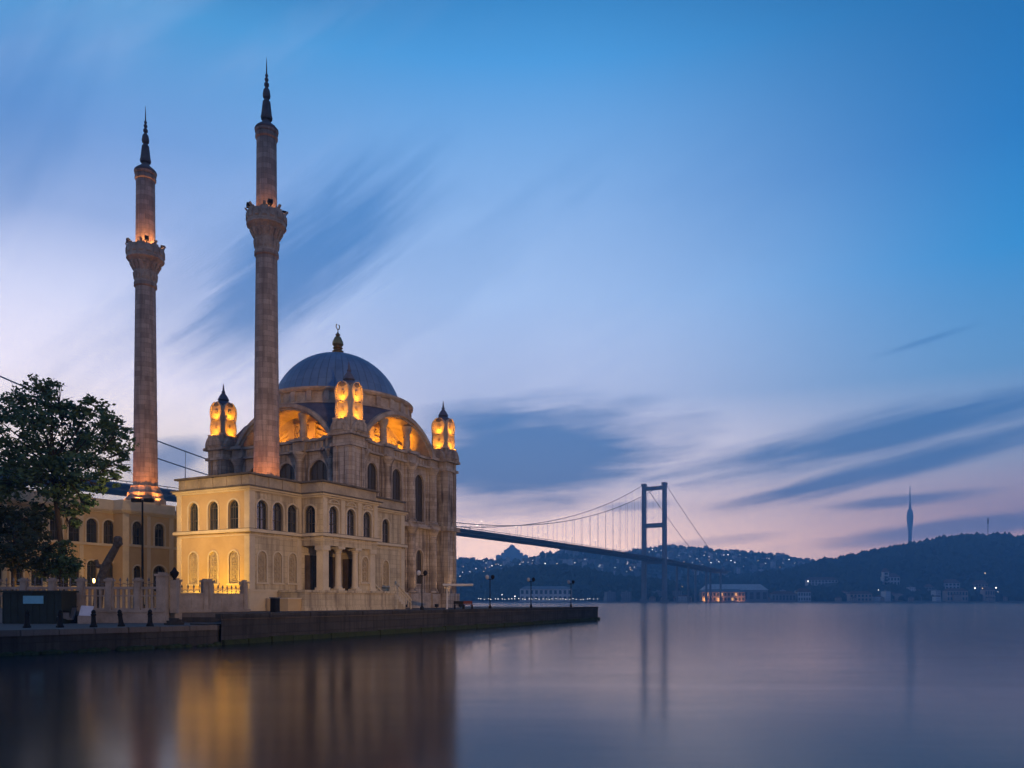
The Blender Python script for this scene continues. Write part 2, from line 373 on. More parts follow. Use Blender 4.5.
low = [tuple(LA), tuple(LB), (-18.3, 53.15), (-120, 53.15), (-120, -40), (40, -40), (40, 1.2), (-29, 1.2), (-30.5, 30.0), (-26.5, 35.5)]
mb = MB(); mb.slab(low, -3, LZ-.25); structure(mb.build('lower_quay_wall', M['quay']))
mb = MB(); mb.slab(low, LZ-.25, LZ); structure(mb.build('lower_quay_pavement', M['paving']))
mb = MB()
pts = [Vector((-30.5, 30.0)), Vector((-26.5, 35.5)), LA, LB]
for a, b in zip(pts, pts[1:]):
    n = max(2, int((b-a).length/1.5)); d = (b-a)/n; nn = Vector((-d.y, d.x)).normalized()
    for i in range(n):
        p = a+d*i+d*.02; q = a+d*(i+1)-d*.02; j = random.uniform(-.03, .03)
        mb.slab([tuple(p-nn*(.08+j)), tuple(q-nn*(.08+j)), tuple(q+nn*.45), tuple(p+nn*.45)], LZ-.24, LZ+.04+j*.3)
structure(mb.build('lower_quay_coping', M['paving']))
# tumbled weed-grown stones at the water's edge
mb = MB()
for i in range(110):
    t = random.random(); a, b = random.choice([(pts[1], pts[2]), (pts[2], pts[3]), (pts[2], pts[3])])
    p = a.lerp(b, t); d = (b-a).normalized(); nn = Vector((-d.y, d.x)); p = p-nn*random.uniform(.05, .55); r = random.uniform(.10, .30)
    mb.lathe([(r*.5, -.3), (r, -.05), (r*.8, r*.45), (r*.3, r*.7)], p.x, p.y, 7, random.random()*3, sm=False)
o = mb.build('shore_stones', M['weed']); tag(o, 'weed grown stones tumbled along the foot of the low quay', 'stones', kind='stuff')

# ------------------------------------------------------------------ facade tools
def arc(cx, zs, rx, rz, n=10, a0=pi, a1=0.0):
    return [(cx+rx*cos(a0+(a1-a0)*i/n), zs+rz*sin(a0+(a1-a0)*i/n)) for i in range(n+1)]
def wall(mb, s0, s1, z0, z1, ops, o0, o1):
    """wall in (s, z) from offset o0 (front) to o1 (back) with arched openings (centre, width, sill, spring, top)"""
    ops = sorted(ops); x = s0
    for c, wd, zb, zs, zt in ops:
        a, b = c-wd/2, c+wd/2
        if a > x+1e-4: mb.box(x, a, o0, o1, z0, z1)
        if zb > z0+1e-4: mb.box(a, b, o0, o1, z0, zb)
        mb.prism([(a, z1)]+arc(c, zs, wd/2, zt-zs)+[(b, z1)], o0, o1)
        x = b
    if s1 > x+1e-4: mb.box(x, s1, o0, o1, z0, z1)
def ring(mb, c, wd, zb, zs, zt, t, o0, o1, sill=True):
    """raised surround of an arched opening"""
    out = [(c-wd/2-t, zb)]+arc(c, zs, wd/2+t, zt-zs+t)+[(c+wd/2+t, zb)]
    inn = [(c-wd/2, zb)]+arc(c, zs, wd/2, zt-zs)+[(c+wd/2, zb)]
    for i in range(len(out)-1):
        mb.prism([out[i], out[i+1], inn[i+1], inn[i]], o0, o1)
    if sill: mb.box(c-wd/2-t*1.5, c+wd/2+t*1.5, o0-.06, o1, zb-.14, zb-.002)
_wc = {}
def window_mesh(wd, h, rise, nx, nz, t):
    """window with its origin on the sill; outside is -y. Returns (frame mesh, pane mesh)"""
    key = (wd, h, rise, nx, nz, t)
    if key in _wc: return _wc[key]
    fr = MB(); zs = h-rise
    if t: ring(fr, 0, wd, 0, zs, h, t, -.07, .05)
    ring(fr, 0, wd-.14, .07, zs, h-.07, .07, .16, .24, False); fr.box(-wd/2, wd/2, .16, .24, 0, .07)
    for i in range(1, nx): fr.box(-wd/2+wd*i/nx-.03, -wd/2+wd*i/nx+.03, .17, .225, .07, zs+rise*.75)
    for i in range(1, nz): z = zs*i/(nz-1) if nz > 1 else zs; fr.box(-wd/2+.07, wd/2-.07, .18, .222, z-.03, z+.03)
    pn = MB(); pn.prism([(-wd/2, .01)]+arc(0, zs, wd/2, rise)+[(wd/2, .01)], .25, .27)
    a = fr.mesh('window'); a.materials.append((M['trim'] if t < .19 else M['carved']) if t else M['sash'])
    a.materials.append(M['sash'])
    b = pn.mesh('pane'); b.materials.append(M['glass_old'] if t > .19 else M['glass'])
    # sash bars darker than the surround
    if t:
        for p in a.polygons:
            if all(a.vertices[i].co.y > .1 for i in p.vertices): p.material_index = 1
    _wc[key] = (a, b); return a, b
def window(parent, loc, rot, wd, h, rise, nx=2, nz=3, t=.14):
    a, b = window_mesh(wd, h, rise, nx, nz, t)
    o = link('window', a, parent, loc, rot); link('pane', b, o); return o
_bc = {}
def blind(parent, loc, rot, wd, h, rise, t=.13):
    """blind arched panel with a pierced lattice of rosettes"""
    key = (wd, h, rise, t)
    if key not in _bc:
        fr = MB(); zs = h-rise; ring(fr, 0, wd, 0, zs, h, t, -.06, .05)
        lt = MB(); lt.prism([(-wd/2, .01)]+arc(0, zs, wd/2, rise)+[(wd/2, .01)], .10, .14)
        for i in range(-1, 2): lt.box(i*wd*.3-.025, i*wd*.3+.025, .05, .098, .05, zs+rise*.6)
        nzz = int(h/.42)
        for j in range(nzz):
            z = .3+j*.42
            if z > h-.2: break
            ring(lt, 0, wd*.34, z, z, z+wd*.17, .04, .04, .098, False); ring(lt, 0, wd*.34, z, z, z-wd*.17, .04, .04, .098, False)
        a = fr.mesh('blind_window'); a.materials.append(M['trim']); b = lt.mesh('lattice'); b.materials.append(M['lattice']); _bc[key] = (a, b)
    a, b = _bc[key]; o = link('blind_window', a, parent, loc, rot); link('lattice', b, o); return o

LAMPS = []
def spot(loc, aim, power, col=(1, .52, .12), ang=90, blend=.8, size=.15):
    l = bpy.data.lights.new('floodlight_beam', 'SPOT'); l.energy = power; l.color = col; l.spot_size = radians(ang); l.spot_blend = blend; l.shadow_soft_size = size
    o = bpy.data.objects.new('floodlight_beam', l); C.objects.link(o); o.location = loc
    o.rotation_euler = (Vector(loc)-Vector(aim)).to_track_quat('Z', 'Y').to_euler(); return o
def point(loc, power, col=(1, .52, .12), size=.15):
    l = bpy.data.lights.new('lamp_glow', 'POINT'); l.energy = power; l.color = col; l.shadow_soft_size = size
    o = bpy.data.objects.new('lamp_glow', l); C.objects.link(o); o.location = loc; return o
def W3(u, v, z): p = MF(u, v); return Vector((p.x, p.y, z))

# ------------------------------------------------------------------ prayer hall
SIDE = 17.8; HC = SIDE/2
hc = MF(HC, HC)
hall = thing('mosque', 'domed stone prayer hall with four lamp-lit corner turrets beside the quay', 'mosque', (hc.x, hc.y, GZ), TH)
OFF = (0, 0, GZ)
def FT(k):
    """facade frame: (s, o, z) with s along the wall, +o inwards -> hall coordinates (centre at 0)"""
    c, s_ = cos(k*pi/2), sin(k*pi/2)
    def T(p):
        x, y = p.x-HC, p.y-HC+.5
        return Vector((c*x-s_*y, s_*x+c*y, p.z))
    return T
SPR, CROWN, HW = 19.7, 23.65, 6.9
RO = (HW*HW+(CROWN-SPR)**2)/(2*(CROWN-SPR)); CZ = CROWN-RO
WS = (4.45, 8.9, 13.35)
for k in range(4):
    T = FT(k)
    g = MB(T)
    ww = 2.4 if k % 2 else 1.75
    wall(g, 1.0, 16.8, 11.55, 18.3, [(s, ww, 11.9, 17.4-ww*.5, 17.4) for s in WS], 0, .8)
    wall(g, 1.0, 16.8, GZ, 11.05, [(s, 1.35, 4.6, 7.9, 8.6) for s in WS], 0, .8)
    g.build('wall', M['stone'], hall, OFF)
    g = MB(T)      # plinth, belt course, attic entablature with panels
    g.box(.4, 17.4, -.75, .1, GZ, 3.3); g.box(.5, 17.3, -.6, .1, 3.302, 3.55)
    g.box(.4, 17.4, -.85, .78, 11.05, 11.28); g.box(.6, 17.2, -.62, .77, 11.282, 11.55)
    g.box(.4, 17.4, -.55, .78, 18.3, 18.5); g.box(.9, 16.9, -.12, .79, 18.502, 19.35); g.box(.3, 17.5, -.5, .80, 19.352, 19.6)
    for i in range(26):
        s = 1.5+i*.59
        if min(abs(s-c) for c in (2.2, 6.68, 11.12, 15.6)) > .75: g.box(s-.15, s+.15, -.22, -.118, 18.62, 19.25)
    for s in (2.2, 6.68, 11.12, 15.6):
        for zb, zt in ((18.502, 19.35),): g.box(s-.8, s+.8, -.60, -.13, zb, zt)
        g.box(s-.95, s+.95, -1.0, -.76, 19.36, 19.69); g.box(s-.9, s+.9, -.95, -.56, 18.31, 18.49)
        g.box(s-1.0, s+1.0, -1.08, -.86, 11.06, 11.27); g.box(s-.9, s+.9, -.9, -.63, 11.29, 11.54)
        g.box(s-.85, s+.85, -1.0, -.76, GZ, 3.45)
    g.build('cornice', M['carved'], hall, OFF)
    for s in (2.2, 6.68, 11.12, 15.6):
        for z0, z1 in ((3.55, 11.05), (11.55, 18.3)):
            g = MB(T); r = .52
            g.box(s-.78, s+.78, -.22, .0, z0, z1)
            g.lathe([(r*1.4, z0), (r*1.4, z0+.18), (r*1.15, z0+.3), (r*1.2, z0+.42), (r, z0+.5), (r*.98, z0+2.5), (r*.86, z1-1.0), (r*1.0, z1-.95), (r*.9, z1-.85), (r*1.15, z1-.5), (r*1.5, z1-.18), (r*1.5, z1-.002)], s, -.42, 14)
            g.build('column', M['stone'], hall, OFF)
    rot = k*pi/2
    for s in WS:
        p = T(Vector((s, 0, 11.9-GZ))); window(hall, p, rot, ww, 5.5, ww*.5, 3, 7, .2)
        p = T(Vector((s, 0, 4.6-GZ))); window(hall, p, rot, 1.35, 4.0, .7, 3, 6, .2)
    # great arch: voussoir ring, deep soffit, tympanum set back in the vault with small columns
    g = MB(T); n = 36
    a1 = math.acos(HW/RO); out = arc(8.9, CZ, RO, RO, n, pi-a1, a1); ri = RO-.40
    inn = arc(8.9, CZ, ri, ri, n, pi-math.asin((SPR-CZ)/ri), math.asin((SPR-CZ)/ri))
    ri2 = RO-.62; inn2 = arc(8.9, CZ, ri2, ri2, n, pi-math.asin((SPR-CZ)/ri2), math.asin((SPR-CZ)/ri2))
    for i in range(n):
        g.prism([out[i], out[i+1], inn[i+1], inn[i]], -.75, .2)
        g.prism([inn[i], inn[i+1], inn2[i+1], inn2[i]], -.45, .2)
        g.prism([out[i], out[i+1], inn2[i+1], inn2[i]], .202, 3.4)
    g.build('arch', M['carved'], hall, OFF)
    g = MB(T)
    g.prism([(8.9-6.3, SPR-.3)]+arc(8.9, CZ, RO-.5, RO-.5, n, pi-math.asin((SPR-CZ)/(RO-.5)), math.asin((SPR-CZ)/(RO-.5)))+[(8.9+6.3, SPR-.3)], 2.7, 3.3)
    g.box(3, 14.8, .8, 3.2, SPR-.45, SPR-.2)
    for s in (4.9, 7.4, 10.4, 12.9):
        zt = CZ+sqrt((RO-1.0)**2-(s-8.9)**2)-.3
        g.box(s-.45, s+.45, 2.3, 2.701, SPR, zt)
    ring(g, 8.9, 1.7, SPR+.1, SPR+1.2, SPR+2.1, .3, 2.45, 2.702, False)
    for i in range(3): g.prism(arc(8.9, CZ, 5.6+i*.5, 5.6+i*.5, 20, pi-.98+.02*i, .98-.02*i)+arc(8.9, CZ, 5.4+i*.5, 5.4+i*.5, 20, .98, pi-.98), 2.5-.05*i, 2.703)
    g.build('tympanum', M['lantern'], hall, OFF)
    for s in (6.68, 11.12):
        g = MB(T); zt = CZ+sqrt((RO-.95)**2-(s-8.9)**2)
        g.lathe([(.55, SPR-.1), (.55, SPR+.25), (.40, SPR+.35), (.36, zt-.6), (.52, zt-.3), (.58, zt+.2)], s, .2, 12)
        g.build('arch_column', M['carved'], hall, OFF)
# lead pendentive roof between the arches and the drum
g = MB(); n = 96; R1, Z1 = 8.35, 23.75; vs = []; fs = []
for i in range(n):
    a = 2*pi*i/n; c, s_ = cos(a), sin(a); mx = max(abs(c), abs(s_)); R = 8.75/mx
    t = (min(abs(c), abs(s_))/mx)*8.75
    zz = CZ+sqrt(max(RO*RO-t*t, 0))+.03 if t < HW else SPR+.25
    zz = min(zz, Z1)
    vs.append((R1*c, R1*s_, Z1))
    f = .5; mr = R1*c+(R*c-R1*c)*f, R1*s_+(R*s_-R1*s_)*f
    vs.append((mr[0], mr[1], zz+(Z1-zz)*.62)); vs.append((R*c, R*s_, zz))
for i in range(n):
    j = (i+1) % n
    fs += [(3*i, 3*j, 3*j+1, 3*i+1), (3*i+1, 3*j+1, 3*j+2, 3*i+2)]
g.add(vs, fs); g.sm = True
g.build('roof', M['lead_dark'], hall, OFF)
g = MB(); g.lathe([(8.25, 23.0), (8.25, 23.7), (8.5, 23.72), (8.5, 23.95), (8.3, 24.0), (8.3, 24.95), (8.55, 25.0), (8.75, 25.2), (8.75, 25.4), (7.6, 25.42)], 0, 0, 72)
for i in range(28):
    a = 2*pi*(i+.5)/28; c, s_ = cos(a), sin(a)
    tt = g.T; g.T = lambda p, c=c, s_=s_: Vector((c*p.x-s_*p.y, s_*p.x+c*p.y, p.z))
    g.box(8.2, 8.55, -.28, .28, 23.96, 24.98); g.T = tt
g.build('drum', M['carved'], hall, OFF)
g = MB(); RS, ZC = 7.45, 23.95
g.lathe([(8.7, 25.405), (7.7, 25.62)]+[(RS*cos(t), ZC+RS*sin(t)) for t in [radians(11+i*(86-11)/22) for i in range(23)]], 0, 0, 96)
dome = g.build('dome', M['lead'], hall, OFF)
g = MB(); z = 31.3
g.lathe([(1.1, z-.15), (1.0, z+.12), (.62, z+.2), (.56, z+.35), (.68, z+.5), (.42, z+.72), (.60, z+.88), (.46, z+1.05), (.66, z+1.3), (.62, z+1.6), (.40, z+2.1), (.2, z+2.3), (.30, z+2.45), (.12, z+2.65), (.05, z+2.8), (.05, z+3.1)], 0, 0, 16)
zc = z+3.4; pts = [(.30*cos(a), zc+.30*sin(a)) for a in [radians(-240+i*15) for i in range(21)]]
for a, b in zip(pts, pts[1:]): g.tube([(a[0], 0, a[1]), (b[0], 0, b[1])], .06, 5)
f_ = g.build('finial', M['gold'], dome, OFF)
# corner turrets
def turret_part(k):
    x0 = (HC if k in (1, 2) else -HC); y0 = (HC if k in (2, 3) else -HC)
    T = lambda p: Vector((p.x+x0, p.y+y0, p.z))
    g = MB(T); h = 1.1
    for z0, z1, e in ((GZ, 3.5, .35), (3.5, 11.0, 0), (11.0, 11.55, .4), (11.55, 18.2, 0), (18.2, 18.5, .25), (18.5, 19.3, .02), (19.3, 19.6, .4)):
        e += .001*z0; g.box(-h-e, h+e, -h-e, h+e, z0, z1)
    for q in range(4):
        c, s_ = cos(q*pi/2), sin(q*pi/2)
        g.T = lambda p, c=c, s_=s_: T(Vector((c*p.x-s_*p.y, s_*p.x+c*p.y, p.z)))
        for z0, z1 in ((3.52, 10.98), (11.56, 18.18)):
            g.box(-1.0, -.55, -h-.16, -h+.05, z0, z1); g.box(.55, 1.0, -h-.16, -h+.05, z0, z1)
            g.box(-.34, .34, -h-.07, -h+.05, z0+.5, z1-.5)
        # rounded scroll pediment over each face
        g.prism([(-1.1, 19.6)]+arc(0, 19.72, 1.1, 1.22, 12)+[(1.1, 19.6)], -h-.5, -h+.4)
        g.prism(arc(0, 19.9, .72, .72, 10)+[(.72, 19.75), (-.72, 19.75)], -h-.62, -h-.49)
    g.T = T; g.box(-1.15, 1.15, -1.15, 1.15, 19.61, 21.0)
    tur = g.build('corner_turret', M['stone'], hall, OFF)
    ros = []; g = MB(T)
    g.box(-.84, .84, -.84, .84, 21.0, 24.2); g.box(-1.18, 1.18, -1.18, 1.18, 21.001, 21.12)
    for q in range(4):
        c, s_ = cos(q*pi/2), sin(q*pi/2)
        g.T = lambda p, c=c, s_=s_: T(Vector((c*p.x-s_*p.y, s_*p.x+c*p.y, p.z)))
        # figure-of-eight niche face with rosettes
        prof = []
        for z, hw in ((21.15, .60), (21.5, .70), (21.95, .72), (22.35, .66), (22.65, .60), (22.95, .66), (23.3, .74), (23.7, .78), (24.1, .70), (24.4, .52), (24.62, .28), (24.7, .08)): prof.append((hw, z))
        poly = [(-a, b) for a, b in prof][::-1]+prof
        g.prism(poly, -.98, -.779)
        edge = prof
        for (a, b), (a2, b2) in zip(edge, edge[1:]):
            for s in (-1, 1): g.prism([(s*a, b), (s*a2, b2), (s*(a2+.13), b2+.03), (s*(a+.13), b)], -1.14, -.80)
        for zc_, r in ((23.62, .22), (22.0, .16)):
            ro = MB(g.T); ro.prism([(r*cos(t), zc_+r*1.25*sin(t)) for t in [2*pi*i/14 for i in range(14)]], -1.06, -.975); ros.append(ro)
        g.box(-.62, .62, -1.10, -.97, 22.62, 22.72); g.box(-.14, .14, -1.56, -1.101, 22.64, 22.71)
    ln_ = g.build('lantern', M['lantern'], tur, OFF)
    for ro in ros: ro.build('rosette', M['rosette'], ln_, (0, 0, GZ))
    g = MB(T)
    g.lathe([(1.0, 24.2), (1.10, 24.42), (1.10, 24.58), (.95, 24.72), (.6, 24.95), (.42, 25.0), (.62, 25.12), (.58, 25.25), (.40, 25.6), (.26, 25.8), (.16, 25.95), (.22, 26.05), (.12, 26.2), (.09, 26.5), (.03, 26.95)], 0, 0, 16)
    g.build('turret_cap', M['lead_dark'], tur, OFF)
    # small uplights on the ledge at the foot of each niche
    for q in range(4):
        c, s_ = cos(q*pi/2), sin(q*pi/2)
        vis = {0: (0, 3), 1: (0, 3), 3: (0, 3), 2: ()}[k]
        if q not in vis: continue
        d_ = Vector((s_, -c, 0))
        spot(hall_pt(T(d_*1.72+Vector((0, 0, 20.95)))), hall_pt(T(d_*.98+Vector((0, 0, 22.3)))), 230, (1, .36, .010), 150, .9, .1)
        spot(hall_pt(T(d_*1.56+Vector((0, 0, 22.80)))), hall_pt(T(d_*.98+Vector((0, 0, 23.9)))), 190, (1, .36, .010), 150, .9, .08)
hm = Matrix.Translation((hc.x, hc.y, 0)) @ Matrix.Rotation(TH, 4, 'Z')
def hall_pt(p): return hm @ Vector(p)
for k in range(4): turret_part(k)
# uplights in the vaults of the two visible arches
for k, lst in ((0, ((8.4, 620), (12.2, 560))), (3, ((5.4, 420), (9.6, 260), (12.9, 520)))):
    T = FT(k)
    for s, pw in lst:
        spot(hall_pt(T(Vector((s, 1.0, SPR-.05)))), hall_pt(T(Vector((s, 2.7, SPR+1.9)))), pw*1.1, (1, .34, .009), 150, .6, .12)

# ------------------------------------------------------------------ minarets
def minaret(px, Y, label, zb):
    X = (px-HX)/F*Y
    t = thing('minaret', label, 'minaret', (X, Y, zb), 0, 'stone minarets of the mosque')
    of = (0, 0, zb); of2 = (0, 0, zb+.7)      # everything from the balcony up sits 0.7 m lower than its drawing heights
    g = MB(); g.lathe([(2.0, zb), (2.0, zb+.7), (1.75, zb+.9), (1.75, zb+1.3), (1.55, zb+1.6), (1.42, zb+1.9), (1.42, zb+2.05), (1.22, zb+2.1)], 0, 0, 16, sm=False)
    g.build('base', M['minaret'], t, of)
    g = MB(); g.lathe([(1.22, zb+2.1), (1.0, 35.6), (1.14, 35.7), (1.14, 36.05), (1.04, 36.1)], 0, 0, 20, sm=False)
    g.build('shaft', M['minaret'], t, of)
    g = MB()
    g.lathe([(1.05, 36.8), (1.1, 37.3), (1.14, 37.7), (1.12, 37.8), (1.20, 38.2), (1.42, 38.7), (1.42, 38.8), (1.72, 39.1), (1.86, 39.2), (1.86, 39.35), (1.7, 39.4), (1.2, 39.42)], 0, 0, 16, sm=False)
    for i in range(16):
        a = 2*pi*(i+.5)/16; c, s_ = cos(a), sin(a)
        g.T = lambda p, c=c, s_=s_: Vector((c*p.x-s_*p.y, s_*p.x+c*p.y, p.z))
        g.prism([(1.0, 36.9), (1.16, 37.2), (1.22, 37.75), (1.0, 37.8)], -.12, .12); g.prism([(1.05, 37.85), (1.27, 38.15), (1.58, 38.75), (1.3, 38.8)], -.14, .14)
        g.T = None
    bal = g.build('balcony', M['carved'], t, of2)
    g = MB(); n = 16      # parapet with scalloped rim and corner acroteria
    for i in range(n):
        a0, a1 = 2*pi*i/n, 2*pi*(i+1)/n
        R0, R1_ = 1.82, 1.68
        q = [(R0*cos(a0), R0*sin(a0)), (R0*cos(a1), R0*sin(a1)), (R1_*cos(a1), R1_*sin(a1)), (R1_*cos(a0), R1_*sin(a0))]
        g.slab(q, 39.4, 40.45 if i % 2 else 40.6)
        am = (a0+a1)/2
        g.T = lambda p, c=cos(am), s_=sin(am): Vector((c*p.x-s_*p.y, s_*p.x+c*p.y, p.z))
        g.prism([(1.76, 39.55), (1.90, 39.7), (1.90, 40.2), (1.76, 40.35)], -.22, .22)
        if i % 2 == 0: g.prism([(1.7, 40.45), (2.02, 40.85), (1.95, 40.92), (1.68, 40.7)], -.12, .12)
        g.T = None
    g.build('parapet', M['carved'], bal, of2)
    for i in range(4):
        g = MB(); a = 2*pi*i/4+.5; c, s_ = cos(a), sin(a)
        g.T = lambda p, c=c, s_=s_: Vector((c*p.x-s_*p.y, s_*p.x+c*p.y, p.z))
        g.box(1.45, 1.85, -.2, .2, 40.75, 41.15); g.tube([(1.65, 0, 39.42), (1.65, 0, 40.76)], .05)
        g.build('loudspeaker', M['dark_metal'], bal, of2)
    g = MB(); g.lathe([(.98, 39.4), (.93, 47.6), (1.05, 47.7), (1.05, 47.95), (.95, 48.0), (.97, 48.15), (1.08, 48.25), (1.08, 48.45)], 0, 0, 20, sm=False)
    g.build('upper_shaft', M['minaret'], t, of2)
    g = MB(); g.lathe([(1.12, 48.45), (1.12, 48.6), (.92, 48.85), (.55, 49.15), (.34, 49.4), (.34, 49.5), (.52, 49.6), (.56, 49.8), (.50, 50.0), (.36, 51.3), (.24, 51.45), (.20, 51.55), (.34, 51.7), (.37, 51.95), (.30, 52.4), (.18, 52.6), (.12, 52.7), (.23, 52.85), (.23, 53.05), (.10, 53.2), (.19, 53.4), (.19, 53.5), (.09, 53.65), (.16, 53.85), (.07, 54.0), (.05, 54.7), (.01, 55.6)], 0, 0, 16)
    g.build('spire', M['spire'], t, of2)
    return t, X
m1, mx1 = minaret(266.6, 75.6, 'taller-looking nearer stone minaret rising in front of the dome', 12.3)
m2, mx2 = minaret(145.5, 83.0, 'farther stone minaret with brightly lit orange base, above the courtyard wing', 12.6)
for (mx, my, pw) in ((mx1, 75.6, 720), (mx2, 83.0, 900)):
    for a in (-.5, -1.5, -2.6):
        x, y = mx+2.5*cos(a), my+2.5*sin(a)
        spot((x, y, 12.75), (mx+.5*cos(a), my+.5*sin(a), 17.5), pw, (1, .30, .06), 80, 1, .12)
for (mx, my, pw) in ((mx1, 75.6, 40), (mx2, 83.0, 170)):
    for a in (-.4, -1.4, -2.5):
        spot((mx+1.45*cos(a), my+1.45*sin(a), 39.2), (mx+.8*cos(a), my+.8*sin(a), 43.8), pw*4.0, (1, .36, .10), 70, 1, .06)
        point((mx+1.4*cos(a), my+1.4*sin(a), 39.05), pw, (1, .42, .12), .06)

# ------------------------------------------------------------------ near wing of the imperial apartments
CU, CV = -17.86, -4.67
wc = MF(CU, CV)
wing = thing('palace_wing', 'two-storey cream wing with columned portico facing the quay', 'building', (wc.x, wc.y, GZ), TH)
WF = 8.2; WL = 20.9      # frontage towards the land, length along the quay
ZB, ZC1, ZT = 8.2, 11.6, 12.75; PZ0 = 3.5
PS0, PS1, PO = 5.8, 13.2, 2.4
up = lambda c, w_=1.22: (c, w_, 8.26, 10.15, 10.7)
side_win = [1.32, 3.05, 4.77]; end_win = [17.75]; porch_win = [7.15, 9.45, 11.75]; front_win = [1.72, 4.0, 6.3]
g = MB()
# quay side, upper and lower (s=u, outwards is -v)
wall(g, 0, PS0+.1, ZB, ZC1, [up(c) for c in side_win], 0, .5)
wall(g, PS1-.1, WL, ZB, ZC1, [up(c) for c in end_win+[15.4]], 0, .5)
wall(g, 0, PS0+.1, GZ, ZB-.001, [(c, .95, 4.1, 6.1, 6.6) for c in side_win], 0, .5)
wall(g, PS0+.1, WL, GZ, ZB-.001, [(11.75, .95, 4.1, 6.1, 6.6), (15.4, .95, 4.1, 6.1, 6.6), (17.75, .95, 4.1, 6.1, 6.6)], .0, .5)
# porch upper storey
Tn = lambda p: Vector((p.x, p.y-PO, p.z))
g.T = Tn; wall(g, PS0, PS1, ZB-.9, ZC1, [up(c, 1.22) for c in porch_win], 0, .4); g.T = None
Ts = lambda p: Vector((PS0+p.y, -p.x, p.z))
g.T = Ts; wall(g, -.0, PO-.41, ZB-.9, ZC1, [up(1.0)], 0, .4)
Te = lambda p: Vector((PS1-p.y, -p.x, p.z)); g.T = Te; wall(g, 0, PO-.41, ZB-.9, ZC1, [], 0, .4); g.T = None
g.box(PS0+.41, PS1-.41, -PO+.41, 0, ZB-.88, ZB-.6)        # portico ceiling
g.box(WL-.5, WL, .5, 4.6, GZ, ZC1)                        # end wall against the hall
g.build('quay_front_wall', M['cream'], wing, OFF)
g = MB()
Tf = lambda p: Vector((p.y, WF-p.x, p.z))
fw = [WF-c for c in front_win]
g.T = Tf; wall(g, 0, WF-.001, ZB, ZC1, [up(c, 1.15) for c in fw], 0.0, .5); wall(g, 0, WF-.001, GZ, ZB-.001, [(c, 1.0, 4.0, 6.1, 6.6) for c in fw], 0, .5); g.T = None
g.box(.5, 12, WF-.5, WF, GZ, ZC1)
g.build('land_front_wall', M['ochre'], wing, OFF)
g = MB()        # string course, corner pilasters, base, main cornice
def band(z0, z1, e):
    g.box(-e, PS0-e*.0, -e, .1, z0, z1); g.box(-e, .1, .101, WF+e, z0, z1)
    g.box(PS0-e, PS1+e, -PO-e, -PO+.1, z0+.002, z1+.002); g.box(PS0-e, PS0+.1, -PO+.101, -e-.001, z0+.002, z1+.002); g.box(PS1-.1, PS1+e, -PO+.101, -e-.001, z0+.002, z1+.002)
    g.box(PS1, WL+e, -e, .1, z0, z1)
band(ZB-.12, ZB+.12, .28); band(ZB-.40, ZB-.30, .06)
band(ZC1-.25, ZC1-.1, .12); band(ZC1-.099, ZC1+.05, .30)
for z0, z1, e in ((GZ, 3.35, .10), (3.351, 3.5, .16)):
    g.box(-e, PS0-2.9, -e, .1, z0, z1); g.box(-e, .1, .101, WF+e, z0, z1); g.box(PS1+2.2, WL+e, -e, .1, z0, z1)
for z0, z1 in ((3.52, ZB-.42), (ZB+.171, ZC1-.26)):
    for y0, y1 in ((.02, .5), (WF-.48, WF+.02)): g.box(-.07, .1, y0, y1, z0, z1)
    g.box(-.069, .5, -.07, .019, z0, z1); g.box(PS0-.5, PS0-.001, -.07, .1, z0, z1); g.box(WL-.6, WL, -.07, .1, z0, z1); g.box(PS1+.5, PS1+1.0, -.07, .1, z0, z1)
    if z0 > 5:
        for s in (PS0+.0, 8.1, 10.4, PS1-.5): g.box(s+.001, s+.5, -PO-.08, -PO+.05, z0, z1)
for c in porch_win:    # little segmental pediments over the porch windows
    ring(g, c, 1.1, 10.98, 10.98, 11.2, .10, -PO-.12, -PO+.02, False); g.box(c-.75, c+.75, -PO-.12, -PO+.02, 10.9, 10.98)
g.build('cornice', M['trim'], wing, OFF)
g = MB(); band(ZC1+.053, ZC1+.158, .42); band(ZB+.123, ZB+.17, .25); g.build('gutter_ledge', M['soot'], wing, OFF)
g = MB()        # attic parapet with panels and thin coping
def para(x0, x1, y0, y1):
    g.box(x0, x1, y0, y1, ZC1+.161, ZT-.12)
para(.05, PS0+.2, .05, .4); para(.05, .4, .401, WF-.05); para(PS1-.2, WL-.05, .05, .4); para(PS0+.05, PS1-.05, -PO+.05, -PO+.4); para(PS0+.05, PS0+.4, -PO+.401, .04); para(PS1-.4, PS1-.05, -PO+.401, .04)
para(WL-.4, WL-.05, .401, 4.5); para(.401, 12, WF-.4, WF-.05)
for i in range(5):
    y = .9+i*1.6; g.box(-.03, .06, y, y+.5, ZC1+.162, ZT-.13)
for i in range(4):
    x = .6+i*1.5; g.box(x, x+.45, -.03, .06, ZC1+.162, ZT-.13)
g.build('parapet', M['attic'], wing, OFF)
g = MB()
def cop(x0, x1, y0, y1): g.box(x0, x1, y0, y1, ZT-.119, ZT+.03)
cop(-.22, PS0-.2, -.22, .5); cop(-.22, .5, .501, WF+.2); cop(PS1+.2, WL+.1, -.2, .5); cop(PS0-.2, PS1+.2, -PO-.22, -PO+.5); cop(PS0-.2, PS0+.5, -PO+.501, .5); cop(PS1-.5, PS1+.2, -PO+.501, .5); cop(WL-.5, WL+.1, .501, 4.6); cop(.501, 12, WF-.5, WF+.2)
g.build('parapet_coping', M['soot'], wing, OFF)
g = MB(); g.box(.4, WL-.4, .4, WF-.4, 12.15, 12.3); g.box(PS0+.4, PS1-.4, -PO+.4, .399, 12.15, 12.3)
g.build('roof', M['lead'], wing, OFF)
